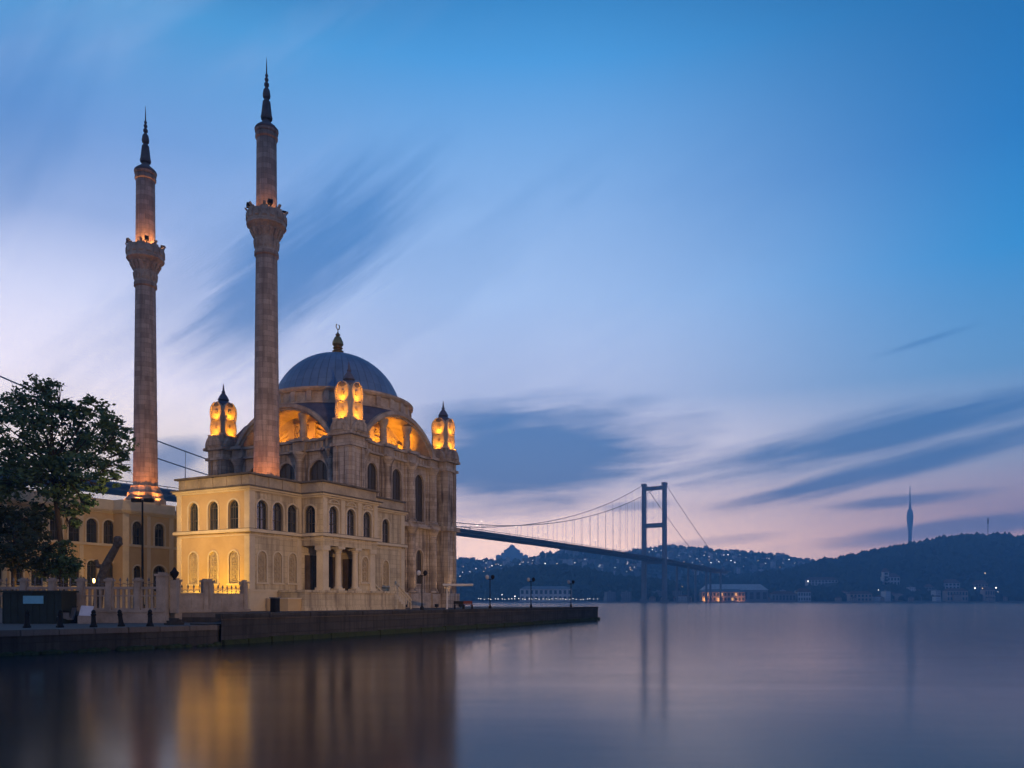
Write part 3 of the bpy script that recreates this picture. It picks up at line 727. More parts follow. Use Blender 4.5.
for c in side_win+end_win+[15.4]: window(wing, (c, 0, 8.26-GZ), 0, 1.22, 2.44, .55)
for c in porch_win: window(wing, (c, -PO, 8.26-GZ), 0, 1.22, 2.44, .55)
window(wing, (PS0, -1.0, 8.26-GZ), -pi/2, 1.22, 2.44, .55)
for c in front_win: window(wing, (0, c, 8.26-GZ), -pi/2, 1.15, 2.44, .55)
for c in side_win+[11.75, 15.4, 17.75]: blind(wing, (c, 0, 4.1-GZ), 0, .95, 2.5, .5)
for c in front_win: blind(wing, (0, c, 4.0-GZ), -pi/2, 1.0, 2.6, .5)
for c in (7.2, 9.9):  # doors widened so their dark colour fills in for the portico's shade
    g = MB(); g.box(c-.95, c+.95, -.09, -.002, 3.56, 6.55)
    for i in range(2):
        for z in (3.8, 5.2): g.box(c-.85+i*.9, c-.05+i*.9, -.13, -.091, z, z+1.15)
    g.build('shade_door', M['door_shade'], wing, OFF)
g = MB(); g.box(10.96, 11.2, -PO+.61, -.001, PZ0, ZB-.9); g.build('bay_side_wall', M['cream'], wing, OFF)
g = MB(); g.box(10.88, 10.958, -1.6, -.35, 3.56, 6.4); g.build('shade_door', M['door_shade'], wing, OFF)  # dark leaf on the bay side, its tone standing in for shade
# portico podium, columns, stair
g = MB(); PZ = 3.5
g.box(3.0, 15.2, -PO-.55, -.105, GZ, PZ-.2); g.box(2.9, 15.3, -PO-.65, -.106, PZ-.199, PZ)
g.box(2.95, 15.25, -PO-.62, -.2, GZ, GZ+.25)
for i in range(7): g.box(15.3+.36*i, 15.3+.36*(i+1), -PO-.2, -.17, GZ, PZ-.24*(i+1))
g.build('podium', M['cream'], wing, OFF)
def column_part(s, o, r, sq=False):
    g = MB()
    if sq: g.box(s-.36, s+.36, o-.36, o+.36, PZ+.25, ZB-1.3); g.box(s-.46, s+.46, o-.46, o+.46, PZ, PZ+.249); g.box(s-.46, s+.46, o-.46, o+.46, ZB-1.299, ZB-.9)
    else:
        g.box(s-.42, s+.42, o-.42, o+.42, PZ, PZ+.18)
        g.lathe([(r*1.3, PZ+.18), (r*1.3, PZ+.3), (r*1.05, PZ+.36), (r, PZ+.5), (r*.86, ZB-1.5), (r*1.0, ZB-1.45), (r*.95, ZB-1.35), (r*1.35, ZB-1.1)], s, o, 16)
        g.box(s-.44, s+.44, o-.44, o+.44, ZB-1.1, ZB-.9)
    return g.build('portico_column', M['trim'], wing, OFF)
column_part(PS0+.5, -PO+.45, .3, True); column_part(8.25, -PO+.42, .3); column_part(10.55, -PO+.42, .3); column_part(PS1-.5, -PO+.45, .3, True)
g = MB(); Tq = lambda p: Vector((p.x, p.y-PO, p.z)); g.T = Tq      # third bay of the portico is walled with a lattice window
wall(g, 10.95, PS1-.87, PZ, ZB-.9, [(11.75, .95, 4.3, 6.1, 6.6)], .25, .6); g.T = None
g.build('bay_wall', M['cream'], wing, OFF); blind(wing, (11.75, -PO+.25, 4.3-GZ), 0, .95, 2.3, .5)
g = MB()
for o in (-PO-.5, -.3):
    a = Vector((15.35, o, PZ+.9)); b = Vector((17.95, o, GZ+.95)); g.tube([a, b], .09, 6); g.tube([a-Vector((0, 0, .35)), b-Vector((0, 0, .35))], .05)
    for i in range(8):
        p = a.lerp(b, i/7); g.tube([p, (p.x, p.y, p.z-.95)], .05)
g.build('stair_railing', M['trim'], wing, OFF)

# ------------------------------------------------------------------ courtyard wing behind the trees
V1, V2, UB = 20.4, 19.0, -11.3
lc = MF(UB, V2)
lw = thing('courtyard_wing', 'two-storey ochre wing behind the leafy tree and stone fence', 'building', (lc.x, lc.y, GZ), TH)
# local frame: x = u-UB, y = v-V2 ; outwards of the long wall is -y
LU = 24.0
g = MB()
T1 = lambda p: Vector((p.x, p.y+V1-V2, p.z))
w1 = [-.9-1.8*i for i in range(12)]
g.T = T1; wall(g, -LU, -.0, ZB, ZC1, [up(c) for c in w1], 0, .5); wall(g, -LU, 0, GZ, ZB-.001, [(c, 1.1, 4.0, 6.1, 6.6) for c in w1], 0, .5); g.T = None
wall(g, .0, 5.9, ZB, ZC1, [up(1.3), up(3.9)], 0, .5); wall(g, 0, 5.9, GZ, ZB-.001, [(1.3, .95, 4.2, 5.7, 6.2), (3.9, 1.6, 3.6, 5.6, 6.3)], 0, .5)
g.box(-.4, .0, .0, V1-V2-.001, GZ, ZC1)
# far wall with the big arch, facing the camera
T3 = lambda p: Vector((5.9+p.y, -p.x, p.z)); g.T = T3
wall(g, .001, 15.2, ZB, ZC1, [(.9+1.1, 2.0, ZB+.1, ZB+.9, ZB+2.3), (5.5, 1.22, 8.26, 10.15, 10.7), (8.5, 1.22, 8.26, 10.15, 10.7)], 0, .5); wall(g, .001, 15.2, GZ, ZB-.001, [(2.0, 1.6, 3.6, 5.6, 6.3)], 0, .5); g.T = None
g.build('wall', M['ochre'], lw, OFF)
g = MB()
def band2(z0, z1, e):
    g.box(-LU, -.0, V1-V2-e, V1-V2+.1, z0, z1); g.box(-.4-e, 5.9, -e, .1, z0+.002, z1+.002); g.box(-.4-e, -.3, .101, V1-V2-e-.001, z0+.002, z1+.002); g.box(5.9-e, 6.0, -15.2, -e-.001, z0, z1)
band2(ZB-.12, ZB+.12, .14); band2(ZC1-.25, ZC1-.1, .12); band2(ZC1-.099, ZC1+.05, .3); band2(ZC1+.051, ZC1+.15, .42)
band2(GZ, 3.2, .1)
for z0, z1 in ((3.22, ZB-.13), (ZB+.13, ZC1-.26)):
    g.box(-.39, .3, -.08, .05, z0, z1); g.box(2.4, 2.8, -.07, .05, z0, z1); g.box(5.1, 5.6, -.07, .05, z0, z1)
    for s in (-3.6-.2, -7.2-.2, -10.8-.2, -14.4): g.box(s-.2, s+.2, V1-V2-.07, V1-V2+.05, z0, z1)
ring(g, 0, .01, 0, 0, .01, .001, 50, 50.001, False) if False else None
g.T = T3; ring(g, 2.0, 2.0, ZB+.13, ZB+.9, ZB+2.3, .3, -.12, .05, False); g.T = None
g.build('cornice', M['trim'], lw, OFF)
g = MB()
g.box(-LU, .0, V1-V2+.05, V1-V2+.4, ZC1+.151, ZT); g.box(-.35, 5.9, .05, .4, ZC1+.153, ZT+.002); g.box(-.35, -.0, .401, V1-V2+.04, ZC1+.153, ZT+.002); g.box(5.95, 6.3, -15.2, .04, ZC1+.151, ZT)
g.build('parapet', M['trim'], lw, OFF)
g = MB()     # low hipped lead roof
x0, x1, y0, y1 = -LU, 17, V1-V2+.4, V1-V2+9
g.add([(x0, y0, 12.2), (x1, y0, 12.2), (x1, y1, 12.2), (x0, y1, 12.2), (x0+3, (y0+y1)/2, 12.95), (x1-3, (y0+y1)/2, 12.95)], [(0, 1, 5, 4), (1, 2, 5), (2, 3, 4, 5), (3, 0, 4), (3, 2, 1, 0)])
g.box(-.0, 17, .4, V1-V2+.39, 12.1, 12.25); g.box(6.31, 14, -15.2, .39, 12.1, 12.26)
g.build('roof', M['lead'], lw, OFF)
for c in w1[:8]:
    window(lw, (c, V1-V2, 8.26-GZ), 0, 1.22, 2.44, .55); window(lw, (c, V1-V2, 4.0-GZ), 0, 1.1, 2.6, .5)
window(lw, (1.3, 0, 8.26-GZ), 0, 1.22, 2.44, .55); window(lw, (3.9, 0, 8.26-GZ), 0, 1.22, 2.44, .55); window(lw, (1.3, 0, 4.2-GZ), 0, .95, 2.0, .5); window(lw, (3.9, 0, 3.6-GZ), 0, 1.6, 2.7, .7)
window(lw, (5.9, -2.0, ZB+.1-GZ), -pi/2, 2.0, 2.2, 1.4, 3, 3, 0); window(lw, (5.9, -2.0, 3.6-GZ), -pi/2, 1.6, 2.7, .7)
for y in (-5.5, -8.5): window(lw, (5.9, y, 8.26-GZ), -pi/2, 1.22, 2.44, .55)

# ------------------------------------------------------------------ floodlights (fixtures standing where the beams start)
def flood_mesh():
    g = MB(); g.box(-.22, .22, -.12, .12, .12, .46); g.box(-.03, .03, -.03, .03, 0, .12); g.box(-.2, .2, -.18, .18, 0, .03)
    a = g.mesh('floodlight'); a.materials.append(M['dark_metal'])
    g = MB(); g.box(-.18, .18, .121, .14, .16, .42); b = g.mesh('lens'); b.materials.append(M['flood'])
    return a, b
FA, FB = flood_mesh()
def floodlight(loc, aim, power, col, ang, label, size=.2, blend=.9, group='floodlights aimed at the mosque'):
    d = Vector(aim)-Vector(loc); rot = atan2(d.y, d.x)-pi/2
    t = link('floodlight', FA, None, loc, rot); tag(t, label, 'floodlight', group); link('lens', FB, t)
    dn = d.normalized(); spot(Vector(loc)+Vector((0, 0, .3))+Vector((dn.x, dn.y, 0)).normalized()*.3, aim, power, col, ang, blend, size)
YEL = (1, .54, .03); WARM = (1, .66, .34)
floodlight(W3(CU-2.5, CV+1.6, GZ), W3(CU, CV+2.2, 6.3), 950, YEL, 105, 'small ground floodlight washing the yellow wall next to the corner')
floodlight(W3(CU-2.5, CV+5.6, GZ), W3(CU, CV+5.2, 6.3), 520, YEL, 130, 'small ground floodlight washing the yellow wall at mid frontage')
# plaza mast on the quay the photograph is taken from: it gives the even warm wash on every stone front
t = thing('plaza_mast', 'tall plaza mast with warm floodlights on the viewing quay', 'lamp post', (28, -5, LZ))
g = MB(); g.lathe([(.25, 0), (.25, .6), (.14, .8), (.09, 12.5)], 0, 0, 12); g.build('mast', M['dark_metal'], t)
for x in (-.6, .6):
    g = MB(); g.box(x-.4, x+.4, -.25, .2, 12.3, 12.8); g.tube([(0, 0, 12.4), (x, 0, 12.4)], .05); g.build('floodlight_head', M['dark_metal'], t)
spot((27.4, -4.6, LZ+12.5), (-18, 72, 11), 52000, (1, .60, .29), 46, 1, .3)
spot((28.6, -4.6, LZ+12.5), (-12, 86, 12), 46000, (1, .60, .32), 36, 1, .3)
for q, (u, lab) in enumerate(((5.0, 'small added relief uplight at the hall wall, closest to the stairs'), (11.1, 'small added relief uplight at the middle of the hall wall'), (16.2, 'small added relief uplight at the hall wall, below the far turret'))):
    floodlight(W3(u, -3.4, GZ), W3(u, -.2, 13), 420, (1, .62, .30), 95, lab, .08)  # uplights added to graze the columns and bring out their relief

# ------------------------------------------------------------------ courtyard lamp mast
p = at(142.5, 601, 56.0)
t = thing('lamp_mast', 'tall thin dark mast carrying two floodlights in front of the courtyard wing', 'lamp post', (p.x, p.y, GZ))
g = MB(); g.lathe([(.16, 0), (.16, .5), (.09, .6), (.06, 8.0)], 0, 0, 10); g.build('mast', M['dark_metal'], t)
for s in (-1, 1):
    g = MB(); g.tube([(0, 0, 7.9), (s*.45, 0, 7.95)], .04); g.box(s*.45-.28, s*.45+.28, -.2, .2, 7.85, 8.1); g.build('floodlight_head', M['dark_metal'], t)
for s in (-1, 1): spot((p.x+s*.5, p.y+.3, GZ+7.8), (p.x+s*9-6, p.y+26, 6), 1500, (1, .62, .26), 110, .9, .2)
spot((p.x+.6, p.y+.1, GZ+7.75), W3(CU, CV+4, 8.5), 800, (1, .62, .26), 80, .9, .2)
# warm lamp by the courtyard door and one under the trees
for px, Y, z, pw in ((94, 74.0, 4.6, 90), (26, 57, 3.6, 60)):
    q = at(px, 601, Y)
    t = thing('lantern_lamp', 'short lit lantern by the ochre courtyard wall' if px > 50 else 'short lit lantern under the dark trees behind the fence', 'lamp post', (q.x, q.y, GZ), 0, 'lit courtyard lanterns')
    g = MB(); g.lathe([(.09, 0), (.05, .2), (.04, z-GZ-.3)], 0, 0, 8); g.build('post', M['dark_metal'], t)
    g = MB(); g.lathe([(.05, z-GZ-.3), (.09, z-GZ-.25), (.10, z-GZ), (.06, z-GZ+.12)], 0, 0, 8); g.build('lamp_head', M['flood'], t)
    point((q.x, q.y-.3, z), pw, (1, .55, .12), .2)

# ------------------------------------------------------------------ quay lamps
def quay_lamp(loc, label):
    t = thing('street_lamp', label, 'street lamp', loc, 0, 'unlit lamps along the quay edge')
    g = MB(); g.lathe([(.16, 0), (.16, .25), (.08, .4), (.05, .6), (.045, 2.9), (.07, 2.95), (.05, 3.05)], 0, 0, 10); g.build('post', M['dark_metal'], t)
    g = MB(); g.tube([(-.28, 0, 3.0), (.28, 0, 3.0)], .03); g.build('arm', M['dark_metal'], t)
    for s in (-1, 1):
        g = MB(); g.lathe([(.04, 3.0), (.13, 3.06), (.19, 3.2), (.17, 3.36), (.06, 3.46)], s*.28, 0, 12); g.build('globe', M['globe'] if s < 0 else M['dark_metal'], t)
    return t
for px, lab in ((422, 'quay lamp post standing in front of the hall wall, closest to the stairs'), (490, 'quay lamp post next to the white canopy against the hazy hills'),
                (531, 'quay lamp post in front of the pale waterside palace'), (571, 'last quay lamp post, closest to the quay end')):
    tx = (px-HX)/F; a = QA+qn*.9; r = (tx*a.y-a.x)/(qd.x-tx*qd.y); q = a+qd*r
    quay_lamp((q.x, q.y, GZ), lab)
def on_quay(px, inn):
    tx = (px-HX)/F; a = QA+qn*inn; r = (tx*a.y-a.x)/(qd.x-tx*qd.y); return a+qd*r
q = on_quay(447, 2.2)
t = thing('canopy', 'small white flat canopy on one post beside the hall', 'canopy', (q.x, q.y, GZ), 0)
g = MB(); g.lathe([(.12, 0), (.07, .15), (.07, 2.35)], 0, 0, 10); g.build('post', M['white_metal'], t)
g = MB(); g.box(-.35, 2.5, -.8, .8, 2.3, 2.42); g.box(-.3, 2.45, -.75, .75, 2.22, 2.299); g.build('canopy_top', M['white_metal'], t)
for px, lab, m in ((459, 'low dark bench under the white canopy', 'dark_metal'), (468, 'low reddish bench beyond the white canopy', 'red')):
    q = on_quay(px, 2.4)
    t = thing('bench', lab, 'bench', (q.x, q.y, GZ), .3, 'low benches by the canopy')
    g = MB(); g.box(-.5, .5, -.22, .22, .38, .45); g.build('seat', M[m], t)
    g = MB(); g.box(-.5, .5, .2, .25, .5, .8); g.build('backrest', M[m], t)
    for s in (-.42, .42):
        g = MB(); g.box(s-.04, s+.04, -.2, .25, 0, .379); g.box(s-.03, s+.03, .2, .25, .451, .5); g.build('leg', M['dark_metal'], t)

# ------------------------------------------------------------------ fence
def fence_run(a, b, label, stone=True, pillars=True, spikes=True, npan=6, zb=LZ):
    a = Vector(a); b = Vector(b); d = (b-a); Ln = d.length; an = atan2(d.y, d.x)
    t = thing('fence', label, 'fence', (a.x, a.y, zb), an)
    g = MB(); g.box(0, Ln, -.3, .3, 0, GZ-zb+.05); g.box(0, Ln, -.36, .36, GZ-zb+.051, GZ-zb+.2); g.build('base_wall', M['fence_stone'], t)
    z0 = GZ-zb+.2; step = Ln/npan
    for i in range(npan):
        x0 = i*step+.24; x1 = (i+1)*step-.24
        g = MB()
        if stone:
            g.box(x0, x1, -.12, .12, z0, z0+.12); g.box(x0, x1, -.12, .12, z0+1.38, z0+1.55); g.box(x0, x1, -.10, .10, z0+.9, z0+.98)
            m = max(3, int((x1-x0)/.34))
            for j in range(m+1):
                x = x0+(x1-x0)*j/m; g.box(x-.07, x+.07, -.08, .08, z0+.121, z0+1.379)
            g.build('panel', M['fence_stone'], t)
        else:
            g.box(x0, x1, -.12, .12, z0, z0+1.05); g.box(x0, x1, -.17, .17, z0+1.051, z0+1.14)
            for j in range(int((x1-x0)/.9)): g.box(x0+.15+j*.9, x0+.75+j*.9, -.15, -.119, z0+.15, z0+.9)
            g.build('panel', M['fence_stone'], t)
        g = MB(); zt = z0+(1.55 if stone else 1.14); m = max(3, int((x1-x0)/.38))
        for j in range(m+1):
            x = x0+(x1-x0)*j/m; g.tube([(x, 0, zt), (x, 0, zt+.35)], .025, 5); g.lathe([(.02, zt+.35), (.075, zt+.42), (.01, zt+.62)], x, 0, 5)
            if j < m:
                pts = [(x+(x1-x0)/m*.5*(1-cos(q*pi/6)), 0, zt+.05+.16*sin(q*pi/6)) for q in range(7)]; g.tube(pts, .018, 4)
        g.build('spikes', M['grey_metal'], t)
    for i in range(npan+1):
        x = min(max(i*step, .3), Ln-.3); big = i == npan and stone; h = 2.15+(.35 if big else 0); w_ = .19 if not big else .30
        g = MB(); g.box(x-w_, x+w_, -w_, w_, z0, z0+h-.25); g.box(x-w_-.08, x+w_+.08, -w_-.08, w_+.08, z0+h-.249, z0+h-.1); g.box(x-w_*.7, x+w_*.7, -w_*.7, w_*.7, z0+h-.099, z0+h)
        g.box(x-w_*.6, x+w_*.6, -w_-.03, w_+.03, z0+.3, z0+h-.6)
        g.build('pillar', M['fence_stone'], t)
    return t
A = at(167, 601, 52.2); B = at(-60, 601, 53.0)
fence_run((B.x, B.y), (A.x, A.y), 'pale carved stone fence with spiked top behind the bollards', True, npan=8)
Bq = at(213, 601, 55.0); Cq = at(247, 601, 58.5)
A2 = at(172.5, 601, 53.0)
fence_run((A2.x, A2.y), (Bq.x-.3, Bq.y), 'low stone wall topped with iron scrolls in front of the yellow wall', False, npan=1)
fence_run((Bq.x-.50, Bq.y+.03), (Cq.x, Cq.y), 'short stone wall topped with iron scrolls joining the corner of the cream wing', False, npan=1, zb=GZ)
# urn lamp on the big pillar
q = at(174.5, 601, 52.6)
t = thing('urn', 'dark urn-shaped finial on a slim stone post at the fence end', 'urn', (q.x, q.y, GZ))
g = MB(); g.box(-.22, .22, -.22, .22, 0, 2.2); g.build('post', M['fence_stone'], t)
g = MB(); g.lathe([(.12, 2.2), (.08, 2.3), (.26, 2.55), (.3, 2.7), (.16, 2.85), (.06, 3.05)], 0, 0, 10); g.build('bowl', M['dark_metal'], t)

# ------------------------------------------------------------------ bollards, kiosk, boards
bprof = [(.20, 0), (.20, .08), (.15, .14), (.12, .35), (.11, .62), (.14, .66), (.14, .72), (.10, .76), (.12, .84), (.09, .92), (.03, .97)]
g = MB(); g.lathe(bprof, 0, 0, 14); bm_ = g.mesh('bollard'); bm_.materials.append(M['dark_metal'])
for px, Y, tilt, lab in ((27, 42.4, 0, 'iron bollard standing in front of the kiosk sign'), (60, 42.9, 0, 'iron bollard at the right edge of the green kiosk'), (93.5, 43.4, 0, 'iron bollard in front of the white board'),
                   (121.5, 44.6, -.13, 'leaning iron bollard on the low quay'), (150, 45.2, 0, 'upright iron bollard near the rope heap')):
    q = at(px, 601, Y); o = link('bollard', bm_, None, (q.x, q.y, LZ)); o.rotation_euler = (0, tilt, 0); tag(o, lab, 'bollard', 'iron bollards along the low quay')
q0, q1 = at(3, 601, 50.0), at(61, 601, 50.0)
t = thing('kiosk', 'dark green boxy kiosk with pale blue sign in front of the stone fence', 'kiosk', ((q0.x+q1.x)/2, 50.9, LZ))
hw = (q1.x-q0.x)/2
g = MB(); g.box(-hw, hw, -.9, .9, 0, 2.0)
for i in range(9):
    x = -hw+i*hw/4; g.box(x-.03, x+.03, -.93, -.899, .05, 1.95)
g.build('body', M['kiosk'], t)
g = MB(); g.box(-hw-.1, hw+.1, -1.05, 1.0, 2.001, 2.12); g.build('roof', M['kiosk'], t)
q2, q3 = at(24, 601, 50), at(44, 601, 50); cx = (q0.x+q1.x)/2
g = MB(); g.box(q2.x-cx, q3.x-cx, -1.0, -.931, 1.28, 1.78); g.build('sign', M['sign_blue'], t)
q = at(85.5, 601, 50.2)
t = thing('notice_board', 'small white tilted board on a stone block by the fence', 'board', (q.x, q.y, LZ))
g = MB(); g.add([(-.42, -.05, .52), (.36, -.02, .50), (.42, .2, 1.12), (-.36, .17, 1.16), (-.42, 0, .52), (.36, .03, .50), (.42, .25, 1.12), (-.36, .22, 1.16)], [(0, 1, 2, 3), (7, 6, 5, 4), (0, 4, 5, 1), (1, 5, 6, 2), (2, 6, 7, 3), (3, 7, 4, 0)]); g.build('board', M['sign_white'], t)
g = MB(); g.box(-.45, .45, -.1, .5, 0, .5); g.build('block', M['fence_stone'], t)
q = at(68.5, 601, 50.8)
t = thing('motor_scooter', 'dark parked scooter with covered seat beside the green kiosk', 'scooter', (q.x, q.y, LZ), radians(72))
for s in (-.62, .62):
    g = MB(); n = 16; g.T = lambda p, s=s: Vector((s+p.x, p.z, .26+p.y)); g.lathe([(.1, -.06), (.26, -.06), (.27, 0), (.26, .06), (.1, .06)], 0, 0, n); g.build('wheel', M['dark_metal'], t)
g = MB(); g.prism([(-.85, .45), (-.55, .35), (-.1, .22), (.25, .22), (.4, .6), (.5, 1.0), (.42, 1.02), (.28, .62), (.15, .32), (-.05, .36), (-.1, .7), (-.8, .72)], -.15, .15); g.build('body', M['grey_metal'], t)
g = MB(); g.prism([(-.82, .722), (-.05, .702), (-.08, .8), (-.8, .88)], -.16, .16); g.build('seat', M['dark_metal'], t)
g = MB(); g.tube([(.42, -.32, 1.08), (.46, 0, 1.02), (.42, .32, 1.08)], .025); g.tube([(.60, 0, .3), (.46, 0, 1.02)], .03); g.build('handlebar', M['dark_metal'], t)
q = at(174, 601, 47.5)
g = MB(); random.seed(3)
for i in range(5):
    r = .38-.05*i; ox = .1*(i % 2); pts = [(ox+r*1.5*cos(a), r*.6*sin(a), .07+.075*i) for a in [2*pi*j/20 for j in range(21)]]; g.tube(pts, .055, 6)
g.tube([(1, 0, .06), (2, -.5, .05), (3.2, -.3, .05)], .05)
o = g.build('rope_coil', M['rope']); o.location = (q.x, q.y, LZ); tag(o, 'dark heap of mooring rope on the low quay edge', 'rope')
# black iron skirt at the near end of the podium
q = on_quay(275, 4.2)
t = thing('utility_box', 'dark utility cabinet standing by the podium corner', 'cabinet', (q.x, q.y, GZ), TH-pi/2)
g = MB(); g.box(-.25, .25, -.22, .22, 0, 1.0); g.box(-.2, .2, -.25, -.219, .1, .9); g.build('body', M['dark_metal'], t)
g = MB(); g.box(-.3, .3, -.27, .27, 1.001, 1.07); g.build('lid', M['grey_metal'], t)

q = MF(CU+1.5, CV-2.6)
t = thing('planter', 'low ochre planter wall beside the dark cabinet at the podium end', 'planter', (q.x, q.y, GZ), TH)
g = MB(); g.box(0, 2.9, 0, .35, 0, .95); g.box(0, .35, .351, 2.3, 0, .95); g.build('wall', M['ochre'], t)
g = MB(); g.box(-.05, 2.95, -.06, .4, .951, 1.05); g.box(-.05, .4, .401, 2.3, .951, 1.05); g.build('rim', M['trim'], t)
g = MB(); g.box(.351, 2.9, .351, 2.3, 0, .85); g.build('soil', M['bark'], t)
q = MF(CU+3.6, CV-2.75)
t = thing('floodlight', 'small bright lit floodlight on the planter wall by the podium', 'floodlight', (q.x, q.y, GZ+1.05), TH)
g = MB(); g.box(-.12, .12, -.05, .08, 0, .2); g.build('body', M['dark_metal'], t)
g = MB(); g.box(-.1, .1, -.07, -.051, .03, .18); g.build('lens', M['lamp_warm'], t)

# ------------------------------------------------------------------ trees
def tree(name, label, base, clumps, trunk, nleaf, lm, size=.2, seed=1, group=None, fork=.45, r0=.26):
    rng = random.Random(seed)
    t = thing(name, label, 'tree', base, 0, group)
    b = Vector(base); g = MB()
    tp = [Vector(p)-b for p in trunk]; g.tube(tp, r0, 9, r0*.55)
    top = tp[-1]
    for c in clumps:
        cc = Vector(c[0])-b; k = rng.uniform(fork, 1); st = tp[0].lerp(top, 1) if k > .75 else tp[-2].lerp(top, rng.random())
        mid = st.lerp(cc, .5)+Vector((rng.uniform(-.5, .5), rng.uniform(-.5, .5), rng.uniform(-.2, .6)))
        pts = [st, st.lerp(mid, .5)+Vector((0, 0, .15)), mid, mid.lerp(cc, .5)+Vector((rng.uniform(-.2, .2), 0, .1)), cc]
        g.tube(pts, r0*.35, 5, .02)
        for q in range(4):
            e = cc+Vector((rng.gauss(0, .6)*c[1], rng.gauss(0, .6)*c[1], rng.gauss(0, .5)*c[1])); g.tube([mid.lerp(cc, .6), e.lerp(cc, .5)+Vector((0, 0, .1)), e], .035, 4, .01)
    g.build('trunk', M['bark'] if lm != 'x' else M['bark'], t)
    vs = []; fs = []
    tot = sum(c[1]**2 for c in clumps)
    for c in clumps:
        cc = Vector(c[0])-b; n = int(nleaf*c[1]**2/tot)
        subs = [(cc+Vector((rng.gauss(0, .42), rng.gauss(0, .42), rng.gauss(0, .34)))*1.0, 0) for _ in range(max(3, int(n/26)))]
        subs = [cc+(s[0]-cc)*c[1]*1.25 for s in subs]
        for i in range(n):
            s = rng.choice(subs); p = s+Vector((rng.gauss(0, .26), rng.gauss(0, .26), rng.gauss(0, .16)))*min(1.3, c[1])
            a = Vector((rng.gauss(0, 1), rng.gauss(0, 1), rng.gauss(0, .6))).normalized(); q = a.cross(Vector((rng.gauss(0, 1), rng.gauss(0, 1), rng.gauss(0, 1)))).normalized()
            L_ = size*rng.uniform(.7, 1.4); w_ = L_*.62; k = len(vs)
            vs += [p-a*L_*.5, p+q*w_*.5-a*.05*L_, p+a*L_*.6, p-q*w_*.5-a*.05*L_]; fs.append((k, k+1, k+2, k+3))
    g = MB(); g.add(vs, fs); me = bpy.data.meshes.new('crown'); me.from_pydata(vs, [], fs); me.update(); me.materials.append(M[lm]); link('crown', me, t)
    return t
rng = random.Random(11)
def clump_px(lst, Y, dep):
    out = []
    for px, py, r in lst:
        y = Y+rng.uniform(-dep, dep); p = at(px, py, y); out.append((p, r*y/F))
    return out
outline = [(42, 386, 12), (56, 385, 9), (35, 402, 15), (52, 405, 12), (16, 400, 12), (8, 415, 14), (28, 420, 18), (48, 424, 16), (66, 405, 13), (72, 420, 16), (88, 412, 13), (97, 408, 9), (100, 425, 15), (112, 420, 10), (118, 432, 11), (122, 452, 9), (110, 445, 14),
           (90, 440, 17), (70, 445, 18), (48, 445, 18), (25, 445, 18), (5, 440, 16), (8, 465, 17), (30, 468, 18), (52, 470, 17), (72, 468, 17), (92, 462, 15), (108, 470, 11), (125, 468, 7), (118, 480, 7), (98, 486, 11), (78, 490, 14), (58, 492, 14), (38, 490, 14), (15, 488, 13), (0, 490, 14),
           (75, 510, 10), (60, 512, 10), (40, 508, 9), (68, 527, 8), (84, 505, 9), (-20, 450, 20), (-15, 480, 20), (-30, 430, 16), (-35, 470, 22), (-18, 410, 14)]
TY = 60.0; tb = at(66, 601, TY)
tree('plane_tree', 'tall leafy plane tree with uneven crown in front of the courtyard wing', (tb.x, tb.y, GZ),
     clump_px(outline, TY, 3.5), [(tb.x, tb.y, GZ), (tb.x-.1, tb.y, 4.5), at(60, 535, TY), at(56, 500, TY), at(52, 465, TY)], 15000, 'leaf', .30, 5)
o2 = [(5, 515, 14), (22, 518, 14), (38, 528, 13), (12, 535, 16), (30, 545, 15), (5, 555, 16), (22, 562, 13), (48, 545, 9), (-15, 530, 20), (-20, 555, 20), (40, 560, 10), (-40, 540, 22)]
tb2 = at(14, 601, 57)
tree('dark_tree', 'low dark dense tree at the photo edge behind the kiosk', (tb2.x, tb2.y, GZ), clump_px(o2, 57, 2.5), [(tb2.x, tb2.y, GZ), at(14, 570, 57), at(14, 545, 57)], 7000, 'leaf_dark', .26, 6, r0=.2)
o3 = [(50, 560, 9), (62, 555, 9), (72, 562, 8), (58, 570, 9), (70, 573, 8), (46, 573, 8), (66, 543, 6)]
tb3 = at(60, 601, 56)
tree('shrub', 'rounded green shrub behind the fence under the plane tree', (tb3.x, tb3.y, GZ), clump_px(o3, 56, 1.0), [(tb3.x, tb3.y, GZ), at(60, 585, 56), at(60, 570, 56)], 2600, 'leaf', .20, 8, r0=.08)
# pollarded leaning trunk
b0 = at(97, 601, 55.5); b0.z = GZ
t = thing('pollarded_tree', 'bare leaning pollarded trunk with cut stub in front of the ochre wing', 'tree', b0)
pts = [b0, at(100, 582, 55.5), at(105, 567, 55.5), at(111, 556, 55.5), at(116, 547, 55.5), at(118, 539, 55.5)]
g = MB(); g.tube([p-b0 for p in pts], .32, 10, .22); g.lathe([(.15, 0), (.29, .15), (.29, .42), (.16, .55)], pts[-1].x-b0.x, pts[-1].y-b0.y, 9); 
for v in g.v[-36:]: v.z += pts[-1].z-b0.z-.35
g.tube([pts[2]-b0, at(98, 566, 55.5)-b0, at(96, 560, 55.5)-b0], .2, 8, .14); g.tube([pts[4]-b0, at(121, 543, 55.3)-b0], .2, 8, .16)
g.build('trunk', M['pale_bark'], t)

